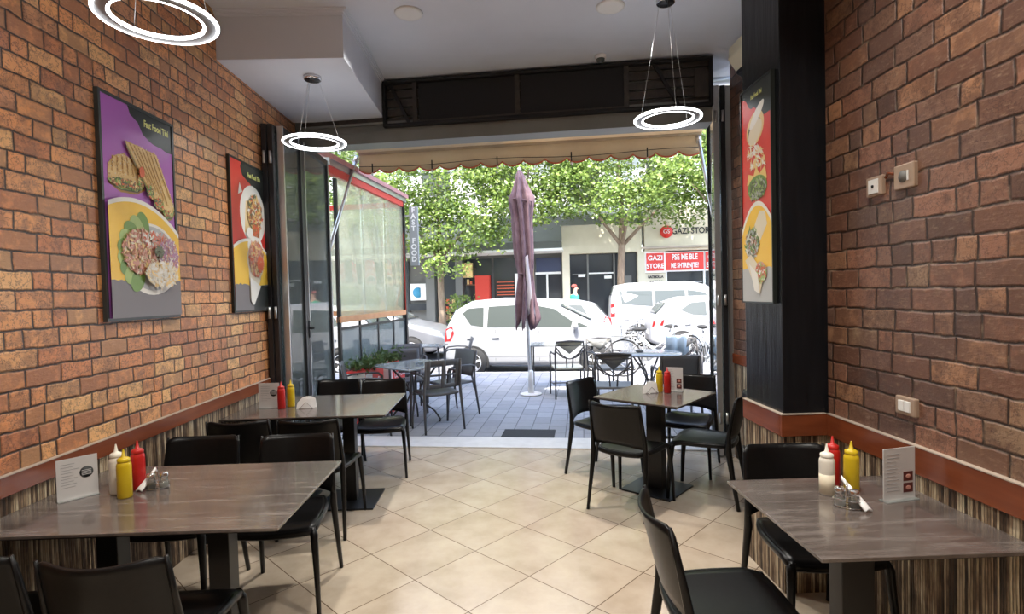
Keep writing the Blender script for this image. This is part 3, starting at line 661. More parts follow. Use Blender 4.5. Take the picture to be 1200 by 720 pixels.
def art3(o, x0, x1, y0, y1):
    rnd = random.Random(2); a = Art(); a.poly([(x0, y0), (x1, y0), (x1, y1), (x0, y1)], 'p_red')
    a.poly([(x0, y1 + 0)] + [(x0, 1.155)] + [(x0 + .03 * i, 1.155 - .018 * i + rnd.uniform(-.014, .014)) for i in range(1, 10)] + [(x1, 1.0), (x1, y1)], 'p_black')
    a.ell(.17, .955, .105, .085, 'p_crumb', rot=.5); a.ell(.16, .945, .085, .06, 'p_olive', rot=.5); a.ell(.17, .935, .085, .055, 'p_wrap', rot=.5); a.ell(.19, 1.02, .10, .03, 'p_white', rot=.6)
    a.shreds(rnd, .17, .83, .09, .05, ['p_white', 'p_crumb', 'p_wrap'], 40, .06, .013); a.shreds(rnd, .19, .765, .10, .03, ['p_white', 'p_crumb'], 30, .07, .012)
    a.poly([(.07, .66), (.09, .72), (.15, .70), (.18, .745), (.22, .70), (.28, .73), (.30, .66)], 'p_fries'); a.ell(.19, .63, .11, .065, 'p_green'); a.shreds(rnd, .19, .62, .10, .055, ['p_lgreen', 'p_olive', 'p_paleg', 'p_olive'], 160, .04, .012)
    arc = lambda r, c: [(x, c - r * (x - .19) ** 2) for x in [x0 + (x1 - x0) * i / 30 for i in range(31)]]
    a.poly([(x0, .2)] + arc(4.2, .555) + [(x1, .2)], 'p_white'); a.poly([(x0, .15)] + arc(4.6, .532) + [(x1, .15)], 'p_yellow')
    a.poly([(x0, y0)] + torn(rnd, x0, x1, .19, .006, 16) + [(x1, y0)], 'p_paleg')
    a.poly([(.08, .33), (.16, .27), (.30, .42), (.28, .49), (.22, .50)], 'p_wrap'); a.ell(.13, .33, .075, .075, 'p_paleg'); a.shreds(rnd, .13, .33, .08, .085, ['p_olive', 'p_paleg', 'p_white', 'p_green', 'p_meat'], 260, .045, .012)
    a.poly([(.05, .24), (.12, .27), (.27, .16), (.22, .05), (.16, .09)], 'p_wrap'); a.ell(.23, .17, .06, .055, 'p_pink'); a.shreds(rnd, .235, .165, .055, .05, ['p_meat', 'p_white', 'p_tomato', 'p_lgreen'], 120, .04, .012); a.poly([(.10, .22), (.20, .16), (.22, .05), (.16, .07)], 'p_white')
    a.done(o); text('Fast Food Tini', .036, frame((.21, 1.125, a.z + .0015), (1, -.0, 0), (0, 1, 0)), 'p_lime', o, xs=.6, ext=.0004)
poster('menu_poster', 'purple and yellow poster of toasted sandwiches on the left brick wall', (XL, 2.750, 1.484), (0, 1, 0), .62, 1.17, art1, f=.016)
poster('menu_poster', 'red and yellow poster beside the folded doors on the left wall', (XL, 4.045, 1.484), (0, 1, 0), .60, 1.17, art2, 'p_black', .014)
poster('menu_poster', 'narrow red and yellow poster on the glossy black pillar', (1.427, 3.125, 1.49), (0, -1, 0), .355, 1.20, art3, 'p_black', .008)

M['socket_tan'] = mat('brownish_plate', (.36, .26, .19), .4)
# sockets on the right wall
def socket(label, y, z, w, h, kind):
    t = thing('wall_socket', label, 'socket', (XR, y, z), 0)
    B().b2(-.018, .004, -w / 2, w / 2, -h / 2, h / 2).obj('plate', 'socket_tan', t, .005)
    if kind == 'socket': B().lathe([(.024, -.022), (.024, -.017)], 20, (0, .0, 0), axis='X').obj('inlet', 'shop_grey', t); B().b2(-.023, -.019, -.03, -.024, -.02, .02).obj('side_clip', 'white', t)
    elif kind == 'tv':
        B().b2(-.022, -.016, -.03, .03, -.03, .03).obj('insert', 'white', t); B().lathe([(.006, -.026), (.006, -.02)], 12, (0, 0, 0), axis='X').obj('hole', 'mesh_black', t)
    else:
        for k in (-.017, .017): B().b2(-.024, -.016, k - .015, k + .015, -.022, .022).obj('rocker', 'white', t, .002)
    return t
socket('left square socket plate high on the right brick wall', 2.35, 2.005, .10, .085, 'tv')
socket('right square socket with round inlet high on the right brick wall', 2.175, 2.012, .11, .10, 'socket')
socket('pale double switch low on the right brick wall above the rail', 2.175, 1.075, .11, .075, 'switch')
t = B().tube([(XR - .008, 2.29, 2.03), (XR - .014, 2.265, 2.045), (XR - .008, 2.24, 2.035)], .006, 6).obj('cable_conduit', 'rail'); tag(t, 'short brown cable stub linking the two high wall sockets', 'cable')
# ================================================================ dining chairs
def make_chair():
    t = thing('dining_chair', 'x', 'chair')
    # seat: dished shell with a thick rounded rim
    def seat_pt(u, v, dz=0):
        wd = .205 + .012 * v - .03 * max(0, -v) ** 2
        x = wd * u * (1 - .06 * abs(v) ** 4); y = .22 * v * (1 - .07 * abs(u) ** 3) + .0
        z = .447 - .012 * (1 - u * u) * (1 - v * v) - .018 * max(0, v - .7) / .3 + .006 * u * u + dz
        return (x, y, z)
    n = 12; g = [[seat_pt(-1 + 2 * j / n, -1 + 2 * i / n) for j in range(n + 1)] for i in range(n + 1)]
    b = B().sheet(g, .014, dirv=(0, 0, 1))
    ring = [seat_pt(-1 + 2 * j / n, 1) for j in range(n + 1)] + [seat_pt(1, 1 - 2 * j / n) for j in range(1, n + 1)] + [seat_pt(1 - 2 * j / n, -1) for j in range(1, n + 1)] + [seat_pt(-1, -1 + 2 * j / n) for j in range(1, n)]
    b.tube([(x * .985, y * .985, z - .017) for x, y, z in ring], .012, 8, closed=True, flat=1.5)
    b.obj('seat', 'black_plastic', t, sub=0)
    # curved backrest
    def bp(u, v):
        z = .470 + .332 * v - .02 * max(0, abs(u) - .85) / .15 * (v > .99) + .03 * (1 - u * u) * (1 - v) ** 2; wd = .214 - .010 * v - .05 * max(0, v - .86)
        c = 1 - u * u
        return (wd * u, -.185 - .070 * v - .054 * c - .006 * c * v, z - (.020 * c if v > .99 else 0))
    g = [[bp(-1 + 2 * j / 16, i / 8) for j in range(17)] for i in range(9)]
    B().sheet(g, .012).obj('backrest', 'black_plastic', t)
    for s in (-1, 1):
        pts = [(s * .222, -.262, 0), (s * .212, -.225, .22), (s * .203, -.196, .42), (s * .205, -.200, .52), (s * .201, -.228, .66), (s * .196, -.256, .795)]
        B().tube(pts, [.011, .014, .019, .013, .009, .006], 8, flat=1.25).obj('leg', 'black_plastic', t)
    for s in (-1, 1):
        pts = [(s * .222, .235, 0), (s * .214, .222, .22), (s * .203, .205, .40), (s * .192, .190, .432)]
        B().tube(pts, [.011, .014, .019, .016], 8, flat=1.25).obj('leg', 'black_plastic', t)
    return t
R = math.radians
chair0 = make_chair(); first = [True]
def chair(label, x, y, head):
    """head: compass of the sitter, degrees from +X"""
    rz = R(head - 90)
    if first[0]:
        first[0] = False; chair0.location = (x, y, 0); chair0.rotation_euler.z = rz; chair0['label'] = label; chair0['group'] = 'black resin chairs around the indoor tables'; return chair0
    return dup(chair0, label, (x, y, 0), rz)
chair('black chair at the wall end of the near left table, on its far side', -1.73, 2.895, -88)
chair('black chair at the aisle end of the near left table, far side, seat toward us', -1.175, 2.875, -86)
chair('black chair with its back to us at the bottom left, curved top edge whole', -1.255, 1.93, 91)
chair('black chair cut by the left edge of the picture, beside the curved-back one', -1.755, 1.97, 90)
chair('black chair tucked at the near side of the second left table, wall end', -1.74, 3.79, 92)
chair('black chair tucked at the near side of the second left table, aisle end', -1.27, 3.77, 89)
chair('black chair on the far side of the second left table, wall end', -1.56, 4.93, -90)
chair('black chair on the far side of the second left table, aisle end, by the threshold', -1.10, 4.88, -84)
chair('black chair left of the square table at the doorway, back toward the street', .865, 4.62, -46)
chair('black chair in front of the square doorway table, back facing us', .93, 3.935, 50)
chair('black chair right of the square doorway table, between it and the pillar', 1.53, 4.07, 148)
chair('black chair behind the square doorway table on the pillar side', 1.61, 4.70, -120)
chair('black chair on the far side of the near right table, backrest toward the pillar', 1.375, 2.385, -91)
chair('largest black chair at the bottom, seen from the side at the right table', .80, 1.93, -3)

# ================================================================ indoor tables
def table(label, x, y, lx, ly, rz, posts, base, w=.09):
    t = thing('dining_table', label, 'table', (x, y, 0), rz, 'grey laminate pedestal tables')
    B().b2(-lx / 2, lx / 2, -ly / 2, ly / 2, .738, .75).obj('tabletop', 'tabletop', t, .002)
    B().b2(-lx / 2 + .02, lx / 2 - .02, -ly / 2 + .02, ly / 2 - .02, .727, .738).obj('underframe', 'black_metal', t)
    for p in posts:
        b = B().b2(p - w / 2, p + w / 2, -.04, .04, .012, .727); b.obj('pedestal', 'black_metal', t, .003)
        B().b2(p - base / 2, p + base / 2, -base / 2, base / 2, 0, .012).obj('base_plate', 'black_metal', t, .003)
    return t
table('long grey table in the left foreground against the brick wall', -1.405, 2.355, 1.15, .79, 0, (-.30, .17), .40)
table('long grey table behind the first, on the left near the folded doors', -1.405, 4.20, 1.15, .83, 0, (-.30, .21), .42)
table('square pale-lit table standing turned in the doorway', 1.20, 4.24, .70, .70, R(-43), (0,), .42, .13)
table('grey table at the right foreground against the rattan wainscot', 1.295, 1.945, .69, .69, 0, (-.03,), .44, .12)

# ================================================================ condiments
TZ = .7505
def bottle(name, label, cat, x, y, m, cap, h=.155, r=.028, fill=None, grp=None, ang=0):
    t = thing(name, label, cat, (x, y, TZ), ang, grp)
    B().lathe([(r * .9, 0), (r, .006), (r, h * .86), (r * .96, h * .93), (r * .72, h * 1.0), (r * .70, h * 1.01)], 24).obj('body', m, t)
    b = B().lathe([(r * .84, h * .985), (r * .86, h * 1.01), (r * .86, h * 1.07), (r * .6, h * 1.10), (r * .28, h * 1.13), (r * .10, h * 1.32), (r * .08, h * 1.33), (1e-6, h * 1.33)], 20)
    b.obj('nozzle_cap', cap, t)
    if fill: B().lathe([(r * 1.006, .006), (r * 1.006, h * .55)], 24).obj('sauce_level', fill, t)
    return t
G1 = 'squeeze bottles on the indoor tables'
bottle('mustard_bottle', 'yellow squeeze bottle on the near left table', 'sauce bottle', -1.622, 2.322, 'yellow', 'yellow', grp=G1)
bottle('mayonnaise_bottle', 'white squeeze bottle behind the yellow one on the near left table', 'sauce bottle', -1.690, 2.375, 'sauce_white', 'sauce_white', h=.162, grp=G1)
bottle('ketchup_bottle', 'red squeeze bottle on the near left table', 'sauce bottle', -1.632, 2.425, 'red', 'red', h=.162, grp=G1)
bottle('ketchup_bottle', 'red squeeze bottle on the second left table', 'sauce bottle', -1.672, 4.10, 'red', 'red', h=.155, grp=G1)
bottle('mustard_bottle', 'yellow squeeze bottle on the second left table', 'sauce bottle', -1.628, 4.17, 'yellow', 'yellow', h=.155, grp=G1)
bottle('mustard_bottle', 'yellow squeeze bottle on the square doorway table', 'sauce bottle', 1.262, 4.335, 'yellow', 'yellow', h=.155, grp=G1)
bottle('ketchup_bottle', 'red squeeze bottle on the square doorway table', 'sauce bottle', 1.312, 4.285, 'red', 'red', h=.155, grp=G1)
bottle('mayonnaise_bottle', 'white squeeze bottle half full on the right foreground table', 'sauce bottle', 1.274, 2.105, 'sauce_white', 'sauce_white', h=.15, fill='mayo', grp=G1)
bottle('ketchup_bottle', 'red squeeze bottle behind two others on the right foreground table', 'sauce bottle', 1.365, 2.215, 'red', 'red', h=.15, grp=G1)
bottle('mustard_bottle', 'yellow squeeze bottle on the right foreground table', 'sauce bottle', 1.392, 2.135, 'yellow', 'yellow', h=.15, grp=G1)

def shaker(label, x, y, m='pepper', grp='glass shakers'):
    t = thing('glass_shaker', label, 'shaker', (x, y, TZ), 0, grp)
    B().lathe([(.016, 0), (.019, .004), (.019, .03), (.015, .042), (.017, .048), (.015, .055)], 12).obj('jar', 'clear_glass', t)
    B().lathe([(.015, .004), (.017, .006), (.017, .026), (1e-6, .026)], 12).obj('contents', m, t)
    B().lathe([(.0175, .052), (.0185, .056), (.018, .066), (.012, .072), (1e-6, .073)], 16).obj('lid', 'chrome', t)
    return t
M['pepper'] = mat('ground_pepper', (.10, .07, .05), .9); M['salt'] = mat('salt', (.8, .8, .8), .9)
def caddy(label, x, y, rz):
    t = thing('wire_caddy', label, 'caddy', (x, y, TZ), rz, 'chrome shaker caddies'); b = B()
    for z in (.004, .030):
        b.tube([(.046 * math.cos(a) , .024 * math.sin(a), z) for a in [2 * PI * k / 24 for k in range(24)]], .0016, 6, closed=True)
    for sx in (-1, 1): b.tube([(sx * .046, 0, .003), (sx * .046, 0, .03)], .0016, 6)
    b.tube([(-.046, 0, .004), (.046, 0, .004)], .0016, 6)
    b.obj('rack', 'chrome', t)
    B().tube([(0, -.0235, .03), (0, -.012, .075), (0, 0, .098), (0, .012, .075), (0, .0235, .03)], .0018, 6).obj('handle', 'chrome', t)
    return t
caddy('chrome caddy holding two shakers on the near left table', -1.545, 2.418, .35)
shaker('left shaker in the caddy on the near left table', -1.568, 2.410, 'pepper'); shaker('right shaker in the caddy on the near left table', -1.522, 2.426, 'salt')
caddy('chrome caddy holding two shakers on the right foreground table', 1.268, 1.972, -.75)
shaker('far shaker in the caddy on the right foreground table', 1.251, 1.988, 'salt'); shaker('near shaker in the caddy on the right foreground table', 1.285, 1.956, 'pepper')

def napkin_fan(name, label, x, y, rz, w=.11, h=.075, n=7, lean=.25):
    t = thing(name, label, 'napkins', (x, y, TZ), rz, 'folded paper napkins')
    for k in range(n):
        y0 = (k - n / 2) * .006; s = 1 - .06 * abs(k - n / 2)
        q = (k - (n - 1) / 2) / n * 1.5; B().prism([(-w * .42 + q * .02, y0, 0), (w * .42 + q * .02, y0, 0), (w * (.30 + q * .22), y0 + lean * .03, h * (.62 + .2 * s)), (w * (q * .30), y0 + lean * .05, h * (1.05 - .1 * abs(q))), (-w * (.30 - q * .22), y0 + lean * .03, h * .55)], (0, .002, 0)).obj('napkin', 'napkin', t)
    b = B().tube([(-.05, -.028, .003), (.05, -.028, .003), (.05, .028, .003), (-.05, .028, .003)], .002, 6, closed=True)
    for s in (-1, 1): b.tube([(-.045, s * .028, .003), (0, s * .028, .05), (.045, s * .028, .003)], .002, 6)
    b.obj('holder', 'chrome', t)
    return t
napkin_fan('napkin_holder', 'fan of white napkins in a wire holder on the second left table', -1.485, 4.10, .15, .14, .085)
napkin_fan('napkin_holder', 'fan of white napkins in a wire holder on the square doorway table', 1.18, 4.30, .1, .15, .09)
# rolled napkins leaning on the shakers
def roll(label, p, q, w):
    g = []
    p, q = Vector(p), Vector(q); d = (q - p).normalized(); sd = d.cross(Vector((0, 0, 1))).normalized()
    for i in range(7):
        f = i / 6; ww = w * (1 - .75 * f ** 1.5) if True else w
        g.append([p + (q - p) * f + sd * ww * (j / 4 - .5) + Vector((0, 0, .008 * math.sin(PI * j / 4) + .0)) for j in range(5)])
    o = B().sheet(g, .006, dirv=(0, 0, 1)).obj('folded_napkin', 'napkin'); return tag(o, label, 'napkin', 'folded paper napkins')
roll('folded white napkin leaning on the shakers, right foreground table', (1.312, 1.915, TZ + .008), (1.285, 2.03, TZ + .092), .032)
roll('folded white napkin beside the ketchup on the near left table', (-1.60, 2.375, TZ + .008), (-1.575, 2.455, TZ + .078), .035)

def card(label, x, y, rz, w, h, style):
    t = thing('menu_card', label, 'menu card', (x, y, TZ), rz, 'menu cards on the indoor tables')
    B().b2(-w / 2, w / 2, -.0015, .0015, 0, h).obj('sheet', 'paper', t)
    B().b2(-w / 2, w / 2, -.02, .02, 0, .003).obj('foot', 'clear_glass', t)
    b = B(); rnd = random.Random(int(abs(x) * 100))
    k = 0
    if style == 'logo':
        b2 = B().lathe([(1e-6, -.0028), (w * .17, -.0028), (w * .17, -.0016)], 24, (w * .22, 0, h * .60), axis='Y')
        o = b2.obj('round_logo', 'ink', t)
        bb = B()
        for q in range(4): bb.b2(w * .10, w * .34, -.0034, -.0028, h * (.535 + q * .035), h * (.548 + q * .035))
        bb.obj('logo_stripes', 'paper', o)
        for q in range(9):
            z = h * (.86 - q * .07); b.b2(-w * .40, -w * .40 + w * rnd.uniform(.25, .45), -.0022, -.0016, z, z + .0022)
    else:
        for q in range(2):
            zc = h * (.44 - .22 * q) if style == 'squares' else h * .5
            o = B().b2(w * .12, w * .42, -.0026, -.0016, zc - .018, zc + .018).obj('dark_photo', 'darkred_ink', t)
            B().ball((w * .27, -.0028, zc), .012, 0, 10, 6, (1, .1, .7)).obj('dish', 'p_pink', o)
        for q in range(11):
            z = h * (.88 - q * .07); b.b2(-w * .40, -w * .40 + w * rnd.uniform(.25, .42), -.0022, -.0016, z, z + .0022)
    b.obj('text_lines', 'greyink', t)
    return t
card('white menu card with round dark logo on the near left table', -1.828, 2.335, .88, .142, .175, 'logo')
card('white menu card with small round logo on the second left table', -1.78, 4.14, .08, .15, .19, 'logo')
card('menu card with two dark pictures on the square doorway table', 1.385, 4.335, -.45, .13, .195, 'squares')
card('menu card with two dark pictures on the right foreground table', 1.505, 2.025, .22, .15, .20, 'squares')
# door mat just outside the threshold
o = B().box((.27, 5.985, .008), (.58, .34, .014), rz=SANG).obj('door_mat', 'mat', bevel=.003); tag(o, 'black rubber mat on the pavers just beyond the threshold', 'mat')
# ================================================================ outside: ground
struct(B().b2(-16, 16, .34, 5.15, -.14, 0, T=STR), 'ground_pavement', 'paving')
struct(B().b2(-16, 16, 5.15, 5.30, -.20, .0, T=STR), 'ground_kerb', 'kerb')
struct(B().b2(-30, 30, 5.30, 12.4, -.30, -.12, T=STR), 'ground_street', 'asphalt')
struct(B().b2(-30, 30, 12.4, 14.6, -.30, .02, T=STR), 'ground_far_pavement', 'kerb')
# our own building above and beside the opening
struct(B().b2(-14, -.4, -1.5, -.13, 3.75, 9.5, T=STR), 'wall_unseen_left', 'facade')  # unseen; height and right end shaped to shade the left pavement
struct(B().b2(-.4, 12, -1.5, -.13, 3.75, 4.6, T=STR), 'wall_unseen_right', 'facade')  # unseen; kept low so that sun reaches the right pavement
struct(B().b2(-14, -2.28, -.35, -.13, 0, 3.75, T=STR), 'wall_neighbour_left', 'facade')
struct(B().b2(2.62, 12, -.35, -.13, 0, 3.75, T=STR), 'wall_neighbour_right', 'facade')

# ---------------------------------------------------------------- awning
t = thing('shop_awning', 'beige fabric awning with scalloped red-edged valance over the opening', 'awning', W(0, 0)); t.rotation_euler.z = SANG
a0, a1, bb_ = -2.0, 2.26, 1.3
B().sheet([[(a, b_, z) for a in (a0, 0, a1)] for b_, z in ((-.02, 3.54), (.6, 3.49), (bb_, 3.43))], .006).obj('canopy', 'awning', t)
B().tube([(a0, bb_, 3.42), (a1, bb_, 3.42)], .022, 10).obj('front_bar', 'awning', t)
B().tube([(a0, .0, 3.54), (a1, .0, 3.54)], .04, 12).obj('roller', 'alu', t)
n = 16; top = 3.436; pts = []
for i in range(n * 8 + 1):
    u = i / 8; f = u - math.floor(u); z = 3.16 + .055 * (1 - abs(math.sin(PI * f)) ** .7)
    pts.append((a0 + (a1 - a0) * u / n, z))
g = [[(x, bb_ + .010 * math.sin(i * .25) * (1 - k / 2), (top if k == 2 else (3.29 if k == 1 else z))) for i, (x, z) in enumerate(pts)] for k in (0, 1, 2)]
v = B().sheet(g, .003, sm=True); v.obj('valance', 'awning', t)
g = [[(x, bb_ - .004 + .010 * math.sin(i * .25), z + dz) for i, (x, z) in enumerate(pts)] for dz in (-.010, .008)]
B().sheet(g, .004).obj('red_trim', 'awning_red', t)
for nm, aa, ab_, zb in (('left', -1.98, -2.03, 1.85), ('right', 2.17, 2.22, 1.95)):
    B().tube([(aa, .16, zb), (ab_, bb_, 3.38)], .019, 10).obj('arm', 'alu', t)
    B().tube([(ab_, bb_, 3.38), (ab_, bb_ - .05, 3.30)], .03, 8).obj('arm_joint', 'alu', t)
# string of lamps under the valance
t = thing('string_lights', 'dark cable with small hanging bulb holders strung before the awning valance', 'string lights', W(0, 1.24, 3.23)); t.rotation_euler.z = SANG
xs = [-1.98 + 4.2 * i / 40 for i in range(41)]
B().tube([(x, 0, .015 * math.cos((x + .2) * 3)) for x in xs], .004, 6).obj('cable', 'mesh_black', t)
for x in (-1.80, -1.02, -.19, .72, 1.62):
    h = B().tube([(x, 0, .04), (x, 0, -.07)], .008, 8).obj('bulb_holder', 'mesh_black', t); B().ball((x, 0, -.095), .018, 0, 10, 6).obj('bulb', 'sign_white', h)

# ---------------------------------------------------------------- closed parasol
def parasol():
    t = thing('closed_parasol', 'tall closed plum parasol on a white pole in front of the parked white car', 'parasol', (.43, 8.33, 0))
    lean = lambda z: Vector((-.028 * z, 0, z))
    B().tube([lean(0), lean(1.7), lean(3.42)], .026, 14).obj('pole', 'white', t)
    B().lathe([(.045, .03), (.045, .36), (.03, .38)], 14).obj('pole_sleeve', 'white', t)
    B().lathe([(.16, 0), (.17, .012), (.16, .022), (.05, .03), (.03, .03)], 28).obj('foot_plate', 'marble', t)
    rings = []; S = 72
    zs = [1.12, 1.2, 1.35, 1.55, 1.75, 1.85, 1.95, 2.2, 2.5, 2.75, 2.95, 3.02, 3.1, 3.25, 3.36, 3.44]
    rr = [.15, .15, .14, .12, .10, .088, .10, .115, .12, .125, .145, .155, .125, .09, .06, .03]
    rnd = random.Random(3)
    for z, r in zip(zs, rr):
        row = []
        for k in range(S + 1):
            th = 2 * PI * (k % S) / S; f = math.cos(7 * th + 1.3 * math.sin(z * 2.1)) * .34 + .12 * math.sin(13 * th + z * 3)
            if z > 3.2: f *= .5
            rad = r * (1 + f); dz = 0
            if z < 1.15: dz = .10 * math.cos(8 * th + .6) - .02
            p = lean(z + dz); row.append((p.x + rad * math.cos(th), p.y + rad * math.sin(th), p.z))
        rings.append(row)
    B().sheet(rings, .004).obj('folded_canopy', 'umbrella', t)
    for i, (z, r) in enumerate(((1.85, .098), (2.98, .16))):
        B().tube([(lean(z).x + r * math.cos(2 * PI * k / 24), r * math.sin(2 * PI * k / 24), z + .02 * math.sin(4 * PI * k / 24)) for k in range(24)], .012, 6, closed=True).obj('tie_strap', 'umbrella', t)
    g = []
    for i in range(9):
        z = 1.22 + i * .11; r_ = .125 - .03 * (i / 8); g.append([(lean(z).x + (r_ + .02 + .012 * math.sin(6 * th + z * 5)) * math.cos(th), (r_ + .02 + .012 * math.sin(6 * th + z * 5)) * math.sin(th), z - .05 * math.cos(th * 3)) for th in [-1.5 + .16 * k * (1 - .05 * i) for k in range(8)]])
    B().sheet(g, .004).obj('lining_flap', 'lining', t)
    B().ball((lean(3.47).x, 0, 3.47), .03, 0).obj('finial', 'white', t)
parasol()

# ---------------------------------------------------------------- outdoor furniture
def arm_chair(name, label, x, y, head, style, m='taupe', m2='mesh_beige', grp='outdoor chairs'):
    t = thing(name, label, 'chair', (x, y, 0), R(head - 90), grp)
    W_ = .245
    if style in ('resin', 'cut'):
        n = 8; g = [[(.21 * u * (1 - .05 * v * v), .21 * v, .445 - .01 * (1 - u * u)) for u in [-1 + 2 * j / n for j in range(n + 1)]] for v in [-1 + 2 * i / n for i in range(n + 1)]]
        B().sheet(g, .025, dirv=(0, 0, 1)).obj('seat', m, t)
        bp = lambda u, v: (.215 * u, -.19 - .07 * v - .03 * (1 - u * u), .50 + .33 * v)
        if style == 'resin':
            B().sheet([[bp(-1 + j / 6, i / 5) for j in range(13)] for i in range(6)], .012).obj('backrest', m, t)
        else:
            b = B()
            for v0, v1 in ((.0, .14), (.80, 1.0), (.44, .50)): b.sheet([[bp(-1 + j / 6, v0 + (v1 - v0) * i / 2) for j in range(13)] for i in range(3)], .012)
            for u0, u1 in ((-1, -.72), (-.10, .10), (.72, 1)): b.sheet([[bp(u0 + (u1 - u0) * j / 3, i / 5) for j in range(4)] for i in range(6)], .012)
            b.obj('backrest', m, t)
        for s in (-1, 1):
            B().tube([(s * .24, -.27, 0), (s * .225, -.21, .44), (s * .215, -.225, .62), (s * .213, -.262, .83)], [.012, .018, .015, .012], 8).obj('leg', m, t)
            B().tube([(s * .24, .25, 0), (s * .235, .21, .42), (s * .24, .19, .62), (s * .242, .14, .66)], [.012, .018, .015, .014], 8).obj('leg', m, t)
            B().tube([(s * .242, .16, .655), (s * .245, .0, .668), (s * .235, -.15, .66), (s * .218, -.225, .64)], .016, 8, flat=.7).obj('armrest', m, t)
    else:
        B().box((0, .01, .44), (.44, .42, .03)).obj('seat', m2, t, .01)
        b = B()
        fr = [(-.21, -.20, .44), (-.215, -.24, .70), (-.20, -.265, .84), (0, -.28, .855), (.20, -.265, .84), (.215, -.24, .70), (.21, -.20, .44)]
        b.tube(fr, .014, 8); b.tube([(-.2, -.255, .79), (.2, -.255, .79)], .009, 6)
        for s in (-1, 1): b.tube([(s * .20, -.25, .76), (s * .13, -.235, .66), (s * .05, -.22, .60), (s * .04, -.20, .46)], .010, 6)
        b.tube([(-.20, -.235, .70), (-.10, -.228, .61), (0, -.222, .585), (.10, -.228, .61), (.20, -.235, .70)], .009, 6)
        b.obj('back_frame', m, t)
        B().sheet([[(x_, -.262 + .03 * (1 - k), .84 - .16 * (1 - k) * (1 - abs(x_) / .2) - .02 * (1 - k)) for x_ in (-.195, -.1, 0, .1, .195)] for k in (0, 1)], .006).obj('back_panel', m2, t)
        for s in (-1, 1):
            B().tube([(s * .22, -.25, 0), (s * .21, -.20, .44)], .013, 8).obj('leg', m, t)
            B().tube([(s * .24, .22, 0), (s * .235, .20, .44), (s * .24, .18, .62), (s * .24, .08, .665), (s * .235, -.10, .665), (s * .212, -.225, .66)], .013, 8).obj('leg', m, t)
        b = B()
        for s in (-1, 1): b.tube([(s * .22, -.23, .20), (s * .235, .21, .20)], .008, 6)
        b.tube([(-.22, 0, .20), (.22, 0, .20)], .008, 6); b.obj('stretcher', m, t)
    return t
def out_table(name, label, x, y, rz, kind, lx=.78, ly=.78, h=.73):
    t = thing(name, label, 'table', (x, y, 0), rz, 'outdoor cafe tables')
    if kind == 'round': B().lathe([(1e-6, h - .02), (lx / 2, h - .02), (lx / 2 + .006, h - .01), (lx / 2, h), (1e-6, h)], 36).obj('tabletop', 'out_top', t)
    else: B().b2(-lx / 2, lx / 2, -ly / 2, ly / 2, h - .02, h).obj('tabletop', 'out_top', t, .005)
    if kind == 'plain':
        for sx in (-1, 1):
            for sy in (-1, 1): B().tube([(sx * (lx / 2 - .05), sy * (ly / 2 - .05), 0), (sx * (lx / 2 - .06), sy * (ly / 2 - .06), h - .02)], .014, 8).obj('leg', 'out_metal', t)
    else:
        for k in range(4):
            an = PI / 4 + k * PI / 2; c, s = math.cos(an), math.sin(an)
            P = [(.30, 0), (.31, .03), (.24, .14), (.10, .25), (.05, .36), (.09, .48), (.20, .60), (.28, h - .03)]
            B().tube([(c * r, s * r, z) for r, z in P], .012, 8).obj('leg', 'out_metal', t)
        B().tube([(.06 * math.cos(2 * PI * k / 16), .06 * math.sin(2 * PI * k / 16), .36) for k in range(16)], .009, 6, closed=True).obj('leg_ring', 'out_metal', t)
    return t
out_table('cafe_table', 'square outdoor table with curled iron legs at the left, outside', -1.10, 6.72, R(-42), 'curl')
arm_chair('armchair_resin', 'outdoor armchair with cut-out back at the left table, back facing us', -.80, 6.44, 118, 'cut')
arm_chair('armchair_resin', 'outdoor armchair right of the left table, its back before the car wheel', -.68, 7.10, 222, 'resin')
arm_chair('armchair_resin', 'outdoor armchair behind the left table, bluish back toward the street', -1.32, 7.40, -72, 'resin')
arm_chair('armchair_resin', 'outdoor armchair farther back, peeping over the bluish-backed one', -1.40, 8.12, -75, 'resin')
arm_chair('armchair_resin', 'outdoor armchair between the folded doors and the left table', -1.58, 6.27, 15, 'resin')
out_table('cafe_table', 'small far outdoor table with thin legs on the left by the black post', -1.22, 9.2, SANG, 'plain', .5, .5)
arm_chair('armchair_resin', 'far outdoor armchair beside the thin-legged table, by the car tail', -.78, 9.3, 185, 'resin')
arm_chair('bistro_chair', 'metal bistro chair with beige mesh back beside the parasol', .98, 8.15, 92, 'bistro')
out_table('cafe_table', 'rectangular outdoor table behind the beige bistro chair', .98, 8.85, SANG, 'plain', 1.1, .6)
arm_chair('bistro_chair', 'metal bistro chair with back to us in front of the round table', 1.32, 6.45, 80, 'bistro', m2='shop_grey')
out_table('cafe_table', 'round outdoor table with iron legs on the right', 1.98, 7.25, 0, 'round', .84)
arm_chair('bistro_chair', 'metal bistro chair behind the round table, toward the parked cars', 1.55, 8.02, -75, 'bistro', m2='shop_grey')
arm_chair('armchair_resin', 'dark outdoor armchair at the near right of the round table', 2.02, 6.28, 85, 'resin')
arm_chair('bistro_chair', 'bistro chair behind the round table with a jacket over its back', 2.60, 7.72, -105, 'bistro', m2='shop_grey')
g = [[(2.60 + u * .17 + .0, 7.98 + .03 * math.cos(u * 7) + (0 if k < 2 else -.045), z) for u in [-1 + j / 5 for j in range(11)]] for k, z in enumerate((.52, .70, .885, .86, .62))]
tag(B().sheet(g, .008).obj('jacket', 'denim'), 'pale blue jacket hung over an outdoor chair back', 'jacket')
